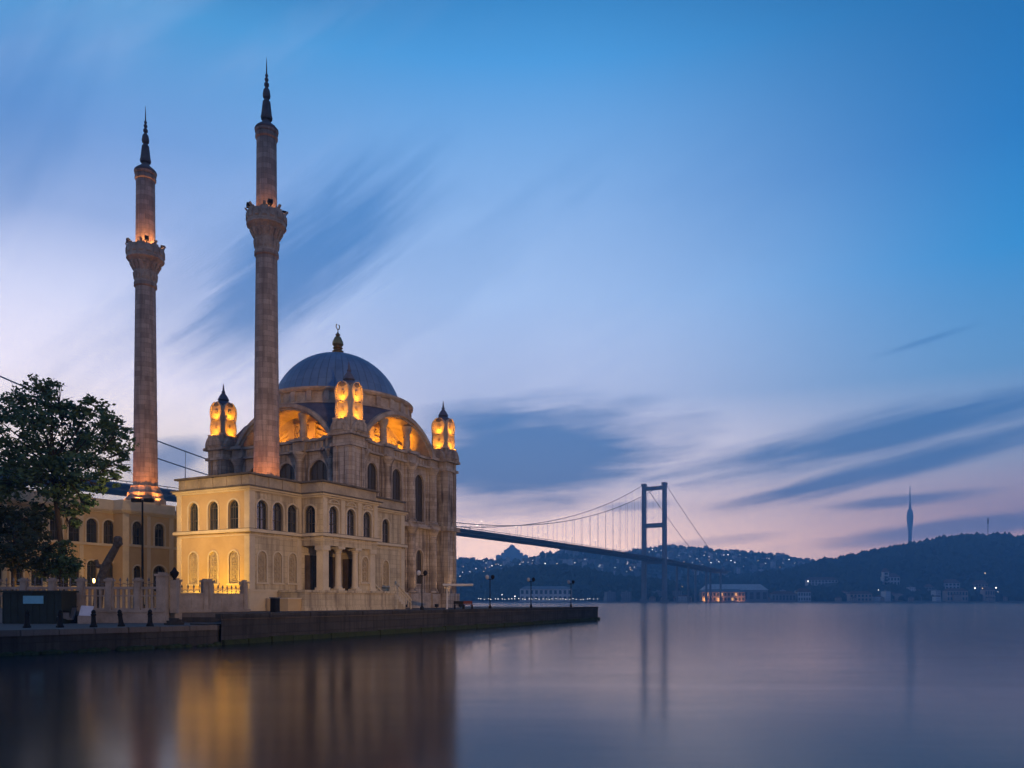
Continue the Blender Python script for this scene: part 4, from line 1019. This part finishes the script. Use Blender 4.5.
# ------------------------------------------------------------------ suspension bridge
TWR = Vector((200.5, 1108.0)); BD = Vector((-.519, -.855)).normalized(); BP = Vector((BD.y, -BD.x))     # towards the near shore, and across
br = thing('suspension_bridge', 'long grey suspension bridge crossing the strait behind the mosque', 'bridge', (TWR.x, TWR.y, 0))
def bpnt(k, c, z): p = BD*k+BP*c; return Vector((p.x, p.y, z))
SPAN = 1074.0
def deck_z(k): return (62.0+3.0*(1-((k-537)/537)**2)) if k >= 0 else 62.0+k*.022
g = MB(); ks = [-330+i*1734/72 for i in range(73)]
for c0, c1, d0, d1 in ((-14, 14, -1.6, .4), (-11, 11, -3.0, -1.6), (-16.6, -14.01, -.9, -.3), (14.01, 16.6, -.9, -.3)):
    vs = []; fs = []
    for kk in ks:
        z = deck_z(kk); vs += [bpnt(kk, c0, z+d0), bpnt(kk, c1, z+d0), bpnt(kk, c1, z+d1), bpnt(kk, c0, z+d1)]
    for i in range(len(ks)-1):
        for j in range(4): fs.append((4*i+j, 4*i+(j+1) % 4, 4*i+4+(j+1) % 4, 4*i+4+j))
    g.add(vs, fs)
g.build('deck', M['bridge'], br)
for c in (-14, 14):
    g = MB()
    for i in range(len(ks)-1):
        g.tube([bpnt(ks[i], c, deck_z(ks[i])+1.5), bpnt(ks[i+1], c, deck_z(ks[i+1])+1.5)], .22, 4)
        g.tube([bpnt(ks[i], c, deck_z(ks[i])+.4), bpnt(ks[i], c, deck_z(ks[i])+1.5)], .15, 4)
    g.build('railing', M['bridge'], br)
for base_k in (0, SPAN):
    for c in (-15.2, 15.2):
        g = MB(); o_ = bpnt(base_k, c, 0)
        def LT(p, o_=o_): return Vector((BD.x*p.x+BP.x*p.y+o_.x, BD.y*p.x+BP.y*p.y+o_.y, p.z))
        g.T = LT; vs = []
        for z, a, b in ((0, 3.6, 2.7), (165, 3.0, 2.4)): vs += [(-a, -b, z), (a, -b, z), (a, b, z), (-a, b, z)]
        g.add(vs, [(3, 2, 1, 0), (4, 5, 6, 7), (0, 1, 5, 4), (1, 2, 6, 5), (2, 3, 7, 6), (3, 0, 4, 7)])
        g.box(-4, 4, -3, 3, 165.01, 168.5); g.box(-5.5, 5.5, -4.5, 4.5, -2, 5)
        g.build('tower_leg', M['bridge'], br)
    for z0, z1 in ((159, 164), (106, 112), (55, 59)):
        g = MB(); g.T = lambda p: (lambda q: Vector((q.x, q.y, p.z)))(bpnt(base_k+p.x, p.y, 0)); g.box(-2.4, 2.4, -14, 14, z0, z1); g.build('cross_beam', M['bridge'], br)
def cable_z(k): return 69.0+99.0*((k-537)/537)**2
for c in (-15.2, 15.2):
    g = MB(); pts = [bpnt(-300, c, 56), bpnt(0, c, 168.5)]
    g.tube([bpnt(-300+300*i/10, c, 56+112.5*i/10-4*sin(pi*i/10)) for i in range(11)], .38, 5)
    g.tube([bpnt(SPAN*i/60, c, cable_z(SPAN*i/60)) for i in range(61)], .38, 5)
    g.tube([bpnt(SPAN+300*i/4, c, 168-105*i/4) for i in range(5)], .48, 5)
    g.build('main_cable', M['bridge'], br)
for c in (-15.2, 15.2):
    for i in range(1, 49):
        kk = SPAN*i/49; g = MB(); g.tube([bpnt(kk, c, deck_z(kk)-.5), bpnt(kk, c, cable_z(kk))], .14, 4); g.build('hanger', M['bridge'], br)
for kk in (-120, -210, -290):
    for c in (-9, 9):
        g = MB(); p = bpnt(kk, c, 0); g.box(p.x-1.5, p.x+1.5, p.y-1.5, p.y+1.5, 0, deck_z(kk)-3.0); g.build('pier', M['bridge'], br)

for i in range(22):
    kk = 40+i*30; c = 12.5 if i % 2 else -12.5
    g = MB(); p = bpnt(kk, c, deck_z(kk)+.4); g.tube([p, p+Vector((0, 0, 9))], .12, 4); o = g.build('lamp_post', M['bridge'], br)
    g = MB(); g.lathe([(.2, p.z+8.8), (.42, p.z+9.1), (.42, p.z+9.4), (.15, p.z+9.6)], p.x, p.y, 6); g.build('lamp_head', M['lamp_white'], o)
# ------------------------------------------------------------------ far shore: hills, woods
def hnoise(x, y, s=0):
    from mathutils import noise
    return noise.fractal(Vector((x, y, s)), 1.0, 2.0, 4)
HILLS = {}
def hill(key, prof, Yf, Yr, Yb, m, zamp=4, seed=0, px0=None, px1=None, step=6):
    a = px0 if px0 is not None else prof[0][0]; b = px1 if px1 is not None else prof[-1][0]
    n = int((b-a)/step); rows = 18; vs = []; fs = []
    def hz(px, t):
        hr = CAMZ+(HY-3.0-interp(prof, px))/F*Yr
        if t <= 1: f = (t*t*(3-2*t))**.9 if t > 0 else 0
        else: f = 1-.35*(t-1)
        return max(1.0, hr*f)
    for i in range(n+1):
        px = a+(b-a)*i/n
        for j in range(rows+1):
            t = 1.6*j/rows; Y = Yf+(Yr-Yf)*t if t <= 1 else Yr+(Yb-Yr)*(t-1)/.6
            X = (px-HX)/F*Y; z = hz(px, t)+zamp*hnoise(X*.006, Y*.006, seed)*min(1, t*3)*(1-.7*(abs(t-1) < .15))
            if j == 0: z = -1
            vs.append((X, Y, z))
    for i in range(n):
        for j in range(rows): k = i*(rows+1)+j; fs.append((k, k+rows+1, k+rows+2, k+1))
    g = MB(); g.add(vs, fs); g.sm = True; o = g.build('hill', m); structure(o)
    def surf(px, t):
        Y = Yf+(Yr-Yf)*t if t <= 1 else Yr+(Yb-Yr)*(t-1)/.6
        X = (px-HX)/F*Y; return Vector((X, Y, hz(px, t)+zamp*hnoise(X*.006, Y*.006, seed)*min(1, t*3)*(1-.7*(abs(t-1) < .15))))
    HILLS[key] = surf; return o
hill('right', [(690, 600), (712, 580), (740, 577), (780, 573), (815, 565), (830, 561), (870, 554), (900, 549), (930, 543), (960, 537), (1000, 537), (1024, 539), (1080, 540), (1180, 552), (1300, 570)], 1480, 2050, 2700, M['hill'], 5, 1)
hill('city', [(560, 575), (595, 560), (620, 554), (645, 549), (665, 547), (700, 548), (740, 552), (780, 556), (815, 561), (850, 566), (900, 572)], 1900, 2900, 3600, M['town'], 6, 2)
hill('left', [(250, 590), (380, 570), (440, 560), (470, 560), (520, 561), (545, 554), (575, 551), (600, 552), (630, 556), (660, 562), (700, 572)], 1750, 2500, 3100, M['town'], 6, 3)
hill('shore', [(300, 596), (400, 584), (450, 580), (490, 574), (520, 569), (560, 567), (590, 571), (612, 577), (640, 580), (672, 584), (690, 592), (703, 600)], 1330, 1620, 1900, M['hill'], 4, 4)
hill('far', [(380, 575), (450, 561), (480, 558.5), (512, 556), (545, 559), (580, 566)], 3300, 4300, 5000, M['hill'], 4, 5)
hill('tower_hill', [(820, 580), (870, 561), (910, 555), (960, 559), (1040, 575)], 2900, 3900, 4500, M['hill'], 4, 6)
ICO = None
def wood(key, n, p0, p1, t0, t1, r0, r1, label, seed, keep=lambda px, t: True, m='wood'):
    rg = random.Random(seed); surf = HILLS[key]; vs = []; fs = []
    base = [(0, 0, 1), (.89, 0, .45), (.28, .85, .45), (-.72, .53, .45), (-.72, -.53, .45), (.28, -.85, .45), (.72, .53, -.45), (-.28, .85, -.45), (-.89, 0, -.45), (-.28, -.85, -.45), (.72, -.53, -.45)]
    tri = [(0, 1, 2), (0, 2, 3), (0, 3, 4), (0, 4, 5), (0, 5, 1), (1, 6, 2), (2, 7, 3), (3, 8, 4), (4, 9, 5), (5, 10, 1), (6, 7, 2), (7, 8, 3), (8, 9, 4), (9, 10, 5), (10, 6, 1)]
    while n > 0:
        px = rg.uniform(p0, p1); t = t0+(t1-t0)*rg.random()
        n -= 1
        if not keep(px, t): continue
        p = surf(px, t); r = rg.uniform(r0, r1); k = len(vs); a = rg.random()*6.3; zz = rg.uniform(.8, 1.5)
        for x, y, z in base:
            j = rg.uniform(.75, 1.25); vs.append((p.x+r*j*(x*cos(a)-y*sin(a)), p.y+r*j*(x*sin(a)+y*cos(a)), p.z+r*.5+r*j*z*zz))
        fs += [tuple(k+i for i in f) for f in tri]
    me = bpy.data.meshes.new('woodland'); me.from_pydata(vs, [], fs); me.update(); me.materials.append(M[m])
    o = link('woodland', me); tag(o, label, 'woodland', kind='stuff')
CLEAR = ((802, 842, 584), (880, 902, 584), (942, 964, 588), (923, 937, 591), (972, 990, 588))
def keep_right(px, t):
    p = HILLS['right'](px, t); y = HY-(p.z-CAMZ)/p.y*F
    return not any(a <= px <= b and yy-4 < y < yy+7 for a, b, yy in CLEAR)
wood('right', 6500, 690, 1300, .06, 1.05, 5, 11, 'dark wooded slope of the hill below the communications tower', 1, keep_right)
wood('shore', 3600, 300, 694, .1, 1.1, 4, 9, 'dark belt of trees along the far shore by the bridge foot', 2)
wood('city', 1500, 560, 900, .1, 1.05, 5, 10, 'scattered trees among the houses of the lit hillside', 3)
wood('left', 1700, 250, 700, .1, 1.05, 5, 10, 'scattered trees on the hillside below the bridge deck', 4)

# ------------------------------------------------------------------ far shore: houses, lamps, landmarks
def house_mesh(w_, d_, h, mt, roof='hip', lit=False):
    g = MB(); g.box(-w_/2, w_/2, -d_/2, d_/2, -8, h); nb = len(g.f)
    if roof == 'hip': g.add([(-w_/2-.4, -d_/2-.4, h), (w_/2+.4, -d_/2-.4, h), (w_/2+.4, d_/2+.4, h), (-w_/2-.4, d_/2+.4, h), (-w_/4, 0, h+3), (w_/4, 0, h+3)], [(0, 1, 5, 4), (1, 2, 5), (2, 3, 4, 5), (3, 0, 4)])
    else: g.box(-w_/2+.3, w_/2-.3, -d_/2+.3, d_/2-.3, h+.01, h+.8); g.box(-1.5, 1.5, -1, 2, h+.81, h+3)
    nr = len(g.f)
    nx = max(2, int(w_/3.2)); nz = max(1, int(h/3.2))
    for i in range(nx):
        for j in range(nz):
            x = -w_/2+w_*(i+.5)/nx; z = 1+h*j/nz; g.box(x-.55, x+.55, -d_/2-.05, -d_/2+.1, z, z+1.5)
    g_me = g.mesh('house'); 
    for q in (mt, M['tile'] if roof == 'hip' else M['house_grey'], M['far_glass']): g_me.materials.append(q)
    for i, p in enumerate(g_me.polygons): p.material_index = 0 if i < nb else (1 if i < nr else 2)
    return g_me
HM = [house_mesh(11, 10, 9, M['house_pale']), house_mesh(14, 11, 12, M['house_warm']), house_mesh(16, 12, 16, M['house_grey'], 'flat'), house_mesh(12, 12, 19, M['house_pale'], 'flat'), house_mesh(10, 9, 6.5, M['house_warm'])]
HL = ['small pale house with hipped tile roof among others on the hazy hillside', 'mid-sized warm rendered house with tile roof on the hazy hillside', 'grey flat-roofed block on the hazy hillside', 'taller pale flat-roofed block on the hazy hillside', 'low warm house with tile roof on the hazy hillside']
rg = random.Random(5)
def put_house(p, i, rot, nm='house'):
    o = link(nm, HM[i], None, p, rot); tag(o, HL[i], 'house', 'houses on the far hillside'); return o
for key, n, p0, p1, t0, t1 in (('city', 130, 610, 815, .25, 1.0), ('left', 120, 452, 650, .25, .98)):
    for i in range(n):
        px = rg.uniform(p0, p1); t = rg.uniform(t0, t1)**.8
        if t > t1: t = t1
        put_house(HILLS[key](px, t), rg.choice((0, 0, 1, 2, 2, 3, 4)), rg.uniform(-.5, .5))
for i in range(46):
    px = rg.uniform(765, 1023); p = HILLS['right'](px, rg.uniform(.015, .16)); p.z = max(p.z, 1.5)
    o = link('house', HM[rg.choice((0, 1, 3, 4, 4, 0))], None, p, rg.uniform(-.4, .4)); tag(o, 'small waterside house at the foot of the dark wooded slope', 'house', 'waterside houses below the wooded slope')
for i in range(16):
    px = rg.uniform(600, 690); p = HILLS['shore'](px, rg.uniform(.02, .2)); p.z = max(p.z, 1.5)
    o = link('house', HM[rg.choice((0, 1, 2, 4, 4))], None, p, rg.uniform(-.4, .4)); tag(o, 'small waterside house near the foot of the bridge tower', 'house', 'waterside houses by the bridge foot')
# lamps
def lamp_mesh(r, h, m):
    g = MB(); g.lathe([(.18, 0), (.12, h)], 0, 0, 5); k = len(g.f); g.lathe([(.1*r, h-r*.2), (r*.8, h+r*.3), (r, h+r), (r*.8, h+1.6*r), (.1*r, h+2*r)], 0, 0, 8)
    me = g.mesh('hillside_lamp'); me.materials.append(M['grey_metal']); me.materials.append(m)
    for i, p in enumerate(me.polygons): p.material_index = 0 if i < k else 1
    return me
LMm = {'w': lamp_mesh(.8, 9, M['lamp_white']), 'W': lamp_mesh(1.25, 11, M['lamp_white']), 'o': lamp_mesh(.9, 9, M['lamp_warm']), 'O': lamp_mesh(1.6, 12, M['lamp_warm']), 's': lamp_mesh(.45, 4, M['lamp_white'])}
LLb = {'w': ('small white lamp glowing among houses on the far hillside', 'white lamps on the far hillside'), 'W': ('bright white lamp standing out on the far hillside', 'bright white lamps on the far hillside'),
       'o': ('small warm lamp glowing among houses on the far hillside', 'warm lamps on the far hillside'), 'O': ('large orange lamp by the end of the bridge', 'orange lamps by the bridge end'), 's': ('tiny white lamp in a row at the far waterline', 'lamps in a row along the far waterline')}
def find_t(key, px, py, dz=8):
    s = HILLS[key]; best = None
    for i in range(2, 101):
        t = i/100; p = s(px, t); y = HY-(p.z+dz-CAMZ)/p.y*F
        if best is None or abs(y-py) < best[0]: best = (abs(y-py), t)
    return best[1]
def put_lamp(key, px, py, ty):
    p = HILLS[key](px, find_t(key, px, py)); o = link('hillside_lamp', LMm[ty], None, p); tag(o, LLb[ty][0], 'lamp', LLb[ty][1]); return o
for px, py, ty in ((650, 550, 'w'), (656, 552, 'w'), (661, 551, 'w'), (673, 554, 'w'), (679, 556, 'w'), (690, 557, 'w'), (697, 559, 'w'), (709, 560, 'o'), (711, 564, 'W'), (717, 561, 'w'), (724, 556, 'W'), (728, 556, 'W'), (731, 562, 'W'), (735, 564, 'W'), (719, 563, 'W'),
                   (746, 558, 'w'), (758, 561, 'o'), (769, 560, 'W'), (781, 565, 'w'), (789, 561, 'W'), (802, 559, 'w'), (662, 556, 'w'), (704, 556, 'w'), (652, 557, 'o'), (740, 555, 'w'), (626, 564, 'w'), (641, 563, 'w'), (695, 551, 'w'), (714, 551, 'o'), (760, 567, 'o'), (780, 568, 'o'), (667, 561, 'w'), (684, 563, 'o')): put_lamp('city', px, py, ty)
for px, py, ty in ((459, 571, 'w'), (470, 572, 'w'), (486, 564, 'w'), (492, 567, 'W'), (501, 566, 'w'), (511, 566, 'w'), (520, 565, 'w'), (528, 563, 'w'), (537, 566, 'w'), (545, 565, 'W'), (557, 564, 'o'), (575, 563, 'w'), (490, 560, 'w'), (460, 577, 'w'), (484, 572, 'o'), (503, 560, 'w'), (533, 561, 'w'), (600, 566, 'w'), (615, 568, 'w'), (585, 560, 'w'), (476, 569, 'w'), (514, 569, 'o'), (497, 571, 'w'), (540, 570, 'w'), (630, 568, 'o')): put_lamp('left', px, py, ty)
for px, py, ty in ((494, 594, 'w'), (502, 596, 'w'), (555, 586, 'w'), (628, 588, 'w'), (631, 587, 'w'), (569, 599, 'w'), (672, 589, 'w'), (674, 590, 'w'), (682, 588, 'o'), (515, 599, 'w')): put_lamp('shore', px, py, ty)
for px, py, ty in ((702, 573, 'O'), (716, 573, 'W'), (773, 584, 'w'), (808, 583, 'W'), (852, 584, 'W'), (848, 590, 'w'), (815, 590, 'w'), (860, 593, 'w'), (935, 591, 'w'), (975, 590, 'W'), (996, 590, 'W'), (998, 593, 'w'), (1012, 592, 'W'), (953, 541, 'o'), (985, 574, 'o'), (802, 591, 'w'), (768, 596, 'w'), (747, 599, 'w'), (900, 594, 'o'), (884, 597, 'w')): put_lamp('right', px, py, ty)
for i in range(36):
    px = 478+i*3.4+rg.uniform(-.8, .8); Y = 1322; X = (px-HX)/F*Y
    o = link('shore_lamp', LMm['s'], None, (X, Y, 1.0+rg.uniform(-.5, 1.5))); tag(o, *(LLb['s'][0], 'lamp', LLb['s'][1]))
for key, n, p0, p1, y0, y1 in (('city', 34, 640, 800, 552, 568), ('left', 34, 456, 640, 561, 573), ('right', 12, 770, 1020, 588, 597)):
    for i in range(n):
        o = put_lamp(key, rg.uniform(p0, p1), rg.uniform(y0, y1), rg.choice('wwwo')); o.scale = (.8, .8, .9)
# quay of the far shore
g = MB(); g.slab([((280-HX)/F*1300, 1300), ((720-HX)/F*1300, 1300), ((1320-HX)/F*1470, 1470), ((1320-HX)/F*1500, 1500), ((700-HX)/F*1500, 1500), ((280-HX)/F*1345, 1345)], -2, 1.8); structure(g.build('far_shore', M['house_grey']))
def big_house(name, label, px0, px1, py_top, py_eave, Y, wallm, nx, nz, roof=True, z0=1.8, depth=18, lit=(), pm='far_glass', cat='building'):
    if z0 is None:
        pm_ = (px0+px1)/2; q = HILLS['right'](pm_, find_t('right', pm_, Y, 0)); Y = q.y; z0 = q.z-1
    X0 = (px0-HX)/F*Y; X1 = (px1-HX)/F*Y; zt = CAMZ+(HY-py_top)/F*Y; ze = CAMZ+(HY-py_eave)/F*Y; wd = X1-X0
    t = thing(name, label, cat, ((X0+X1)/2, Y, z0))
    h = ze-z0
    g = MB(); g.box(-wd/2, wd/2, 0, depth, -6, h); g.box(-wd/2-.3, wd/2+.3, -.3, 0.1, h*.5-.2, h*.5+.2); g.build('wall', wallm, t)
    if roof:
        g = MB(); r = zt-z0; i_ = min(wd, depth)*.4
        g.add([(-wd/2-1, -1, h+.01), (wd/2+1, -1, h+.01), (wd/2+1, depth+1, h+.01), (-wd/2-1, depth+1, h+.01), (-wd/2+i_, depth/2, r), (wd/2-i_, depth/2, r)], [(0, 1, 5, 4), (1, 2, 5), (2, 3, 4, 5), (3, 0, 4), (3, 2, 1, 0)]); g.build('roof', M['tile'] if roof is True else roof, t)
    for i in range(nx):
        for j in range(nz):
            x = -wd/2+wd*(i+.5)/nx; z = h*(j+.2)/nz; ww = wd/nx*.28; g = MB(); g.box(x-ww, x+ww, -.12, -.02, z, z+h/nz*.6)
            g.build('window', M['lamp_dim'] if (i, j) in lit else M[pm], t)
    return t
M['lamp_dim'] = mat('lit_window', (.5, .35, .15), .5, 0, .3, ((1, .5, .15), .8))
b = big_house('ferry_building', 'low orange-lit waterside building with many windows near the bridge foot', 702, 745, 589, 592, 1380, M['house_warm'], 12, 2, M['house_grey'], 1.8, 20, [(i, j) for i in range(12) for j in range(2) if (i*3+j) % 4 == 0])
for px in (706, 720, 741):
    q = at(px, 601, 1371); spot((q.x, q.y, 2.2), (q.x, 1380, 9), 6000, (1, .45, .12), 140, .8, .5)
o = link('hillside_lamp', LMm['O'], None, at(721, 601, 1370)-Vector((0, 0, .8))); tag(o, 'bright orange lamp in front of the low waterside building', 'lamp')
big_house('waterside_palace', 'large pale palace by the far water behind the quay lamps', 520, 572, 586, 589, 1335, M['house_pale'], 11, 2, M['house_grey'], 1.8, 24)
big_house('long_hall', 'long pale shed roof behind the orange-lit waterside building', 703, 768, 584, 590, 1450, M['house_grey'], 10, 1, M['house_pale'], 1.8, 25)
big_house('hillside_mansion', 'long pale mansion on the lower wooded slope', 808, 838, 577, 580, 585, M['house_pale'], 9, 2, True, None, 18)
big_house('white_villa', 'white villa with a tower-like end high on the dark wooded slope', 884, 900, 573, 577, 585, M['house_pale'], 5, 2, True, None, 16)
big_house('villa_tower', 'narrow pale tower attached beside the white villa', 883.5, 889, 568, 572, 585, M['house_pale'], 1, 4, True, None, 9)
big_house('waterside_mansion', 'pale reddish-roofed waterside mansion under the dark hill', 947, 968, 588, 591, 1500, M['house_warm'], 7, 2, True, 1.8, 16)
big_house('waterside_mansion', 'narrow reddish waterside mansion next to bright lamps', 985, 995, 587, 590, 1500, M['house_warm'], 4, 2, True, 1.8, 16)
big_house('waterside_mansion', 'small pale waterside mansion at the foot of the slope', 798, 811, 588, 592, 1490, M['house_pale'], 5, 2, True, 1.8, 14)
big_house('waterside_mansion', 'wide low pale waterside mansion right of the long shed', 772, 796, 591, 594, 1490, M['house_grey'], 7, 1, True, 1.8, 14)
big_house('waterside_mansion', 'dark reddish waterside mansion below the white villa', 850, 872, 591, 594, 1490, M['house_warm'], 6, 2, True, 1.8, 14)
big_house('hillside_villa', 'pale villa half hidden by trees above the waterside mansion', 945, 960, 579, 583, 589, M['house_pale'], 4, 2, True, None, 14)
big_house('hillside_villa', 'small grey villa with tile roof low on the slope, right of the white villa', 926, 934, 584, 587, 592, M['house_grey'], 3, 2, True, None, 12)
big_house('hillside_villa', 'reddish villa above the narrow waterside mansion', 975, 988, 580, 584, 589, M['house_warm'], 4, 2, True, None, 12)
# hilltop mosque on the skyline
q = at(512, 555.5, 4150); q.z -= 6
t = thing('hilltop_mosque', 'distant many-domed mosque silhouetted on the skyline below the bridge deck', 'mosque', q)
g = MB(); g.box(-84, 84, -60, 60, -40, 4); g.box(-56, 56, -50, 50, 4.01, 15); g.build('terrace', M['house_grey'], t)
g = MB(); g.box(-42, 42, -45, 45, 15.01, 29); g.box(-25, 25, -28, 28, 29.01, 41); g.build('hall', M['house_grey'], t)
for x, z, r in ((-34, 28, 10), (34, 28, 10), (-19, 36, 11), (19, 36, 11), (-72, 3, 9), (72, 3, 9), (-50, 14, 8), (50, 14, 8)):
    g = MB(); g.lathe([(r, z-6), (r, z)]+[(r*cos(a), z+r*sin(a)*.9) for a in [radians(15*i) for i in range(1, 6)]]+[(.4, z+r*.9+.5), (.3, z+r*.9+3)], x, -10, 16); g.build('side_dome', M['house_grey'], t)
g = MB(); g.lathe([(18, 36), (18, 46)]+[(17*cos(a), 46+17*sin(a)) for a in [radians(12*i) for i in range(1, 8)]]+[(.9, 64), (.6, 72)], 0, 0, 24); g.build('dome', M['house_grey'], t)
# communications tower
q = at(910, 555, 4050); zb = q.z
t = thing('communications_tower', 'tall slender communications tower with swollen middle on the skyline', 'tower', (q.x, q.y, zb))
def ch(y): return CAMZ+(HY-y)/F*4050-zb
g = MB(); g.lathe([(12, -20), (9.5, ch(546)), (9, ch(532))], 0, 0, 20); g.build('shaft', M['bridge'], t)
g = MB(); g.lathe([(9, ch(532)), (11, ch(528)), (16, ch(520)), (16.5, ch(516)), (14, ch(512)), (8, ch(509))], 0, 0, 20); g.build('pod', M['bridge'], t)
g = MB(); g.lathe([(6.5, ch(509)), (5.5, ch(504)), (3.2, ch(503)), (2.9, ch(496)), (2.4, ch(495)), (2.0, ch(486))], 0, 0, 10); g.build('antenna', M['bridge'], t)
q = HILLS['right'](988, 1.0)
t = thing('radio_mast', 'thin red-topped radio mast on the wooded crest', 'mast', q)
g = MB(); g.lathe([(1.2, 0), (.8, 45)], 0, 0, 6); g.build('pole', M['grey_metal'], t)
g = MB(); g.lathe([(1.8, 42), (2.0, 52), (.6, 58)], 0, 0, 6); g.build('antenna', M['red'], t)

# ------------------------------------------------------------------ haze over the strait
HAZE = 3.3e-4
if HAZE:
    g = MB(); g.box(-3400, 3400, -120, 5100, -4, 640)
    m = bpy.data.materials.new('air'); m.use_nodes = True; nt = m.node_tree; nt.nodes.clear()
    vp = nt.nodes.new('ShaderNodeVolumePrincipled'); vp.inputs['Density'].default_value = HAZE; vp.inputs['Color'].default_value = (.26, .62, 1, 1); vp.inputs['Anisotropy'].default_value = .2
    om = nt.nodes.new('ShaderNodeOutputMaterial'); nt.links.new(vp.outputs[0], om.inputs['Volume'])
    o = g.build('haze', m); o['kind'] = 'stuff'; o['label'] = 'thin blue evening haze over the strait'; o['category'] = 'haze'
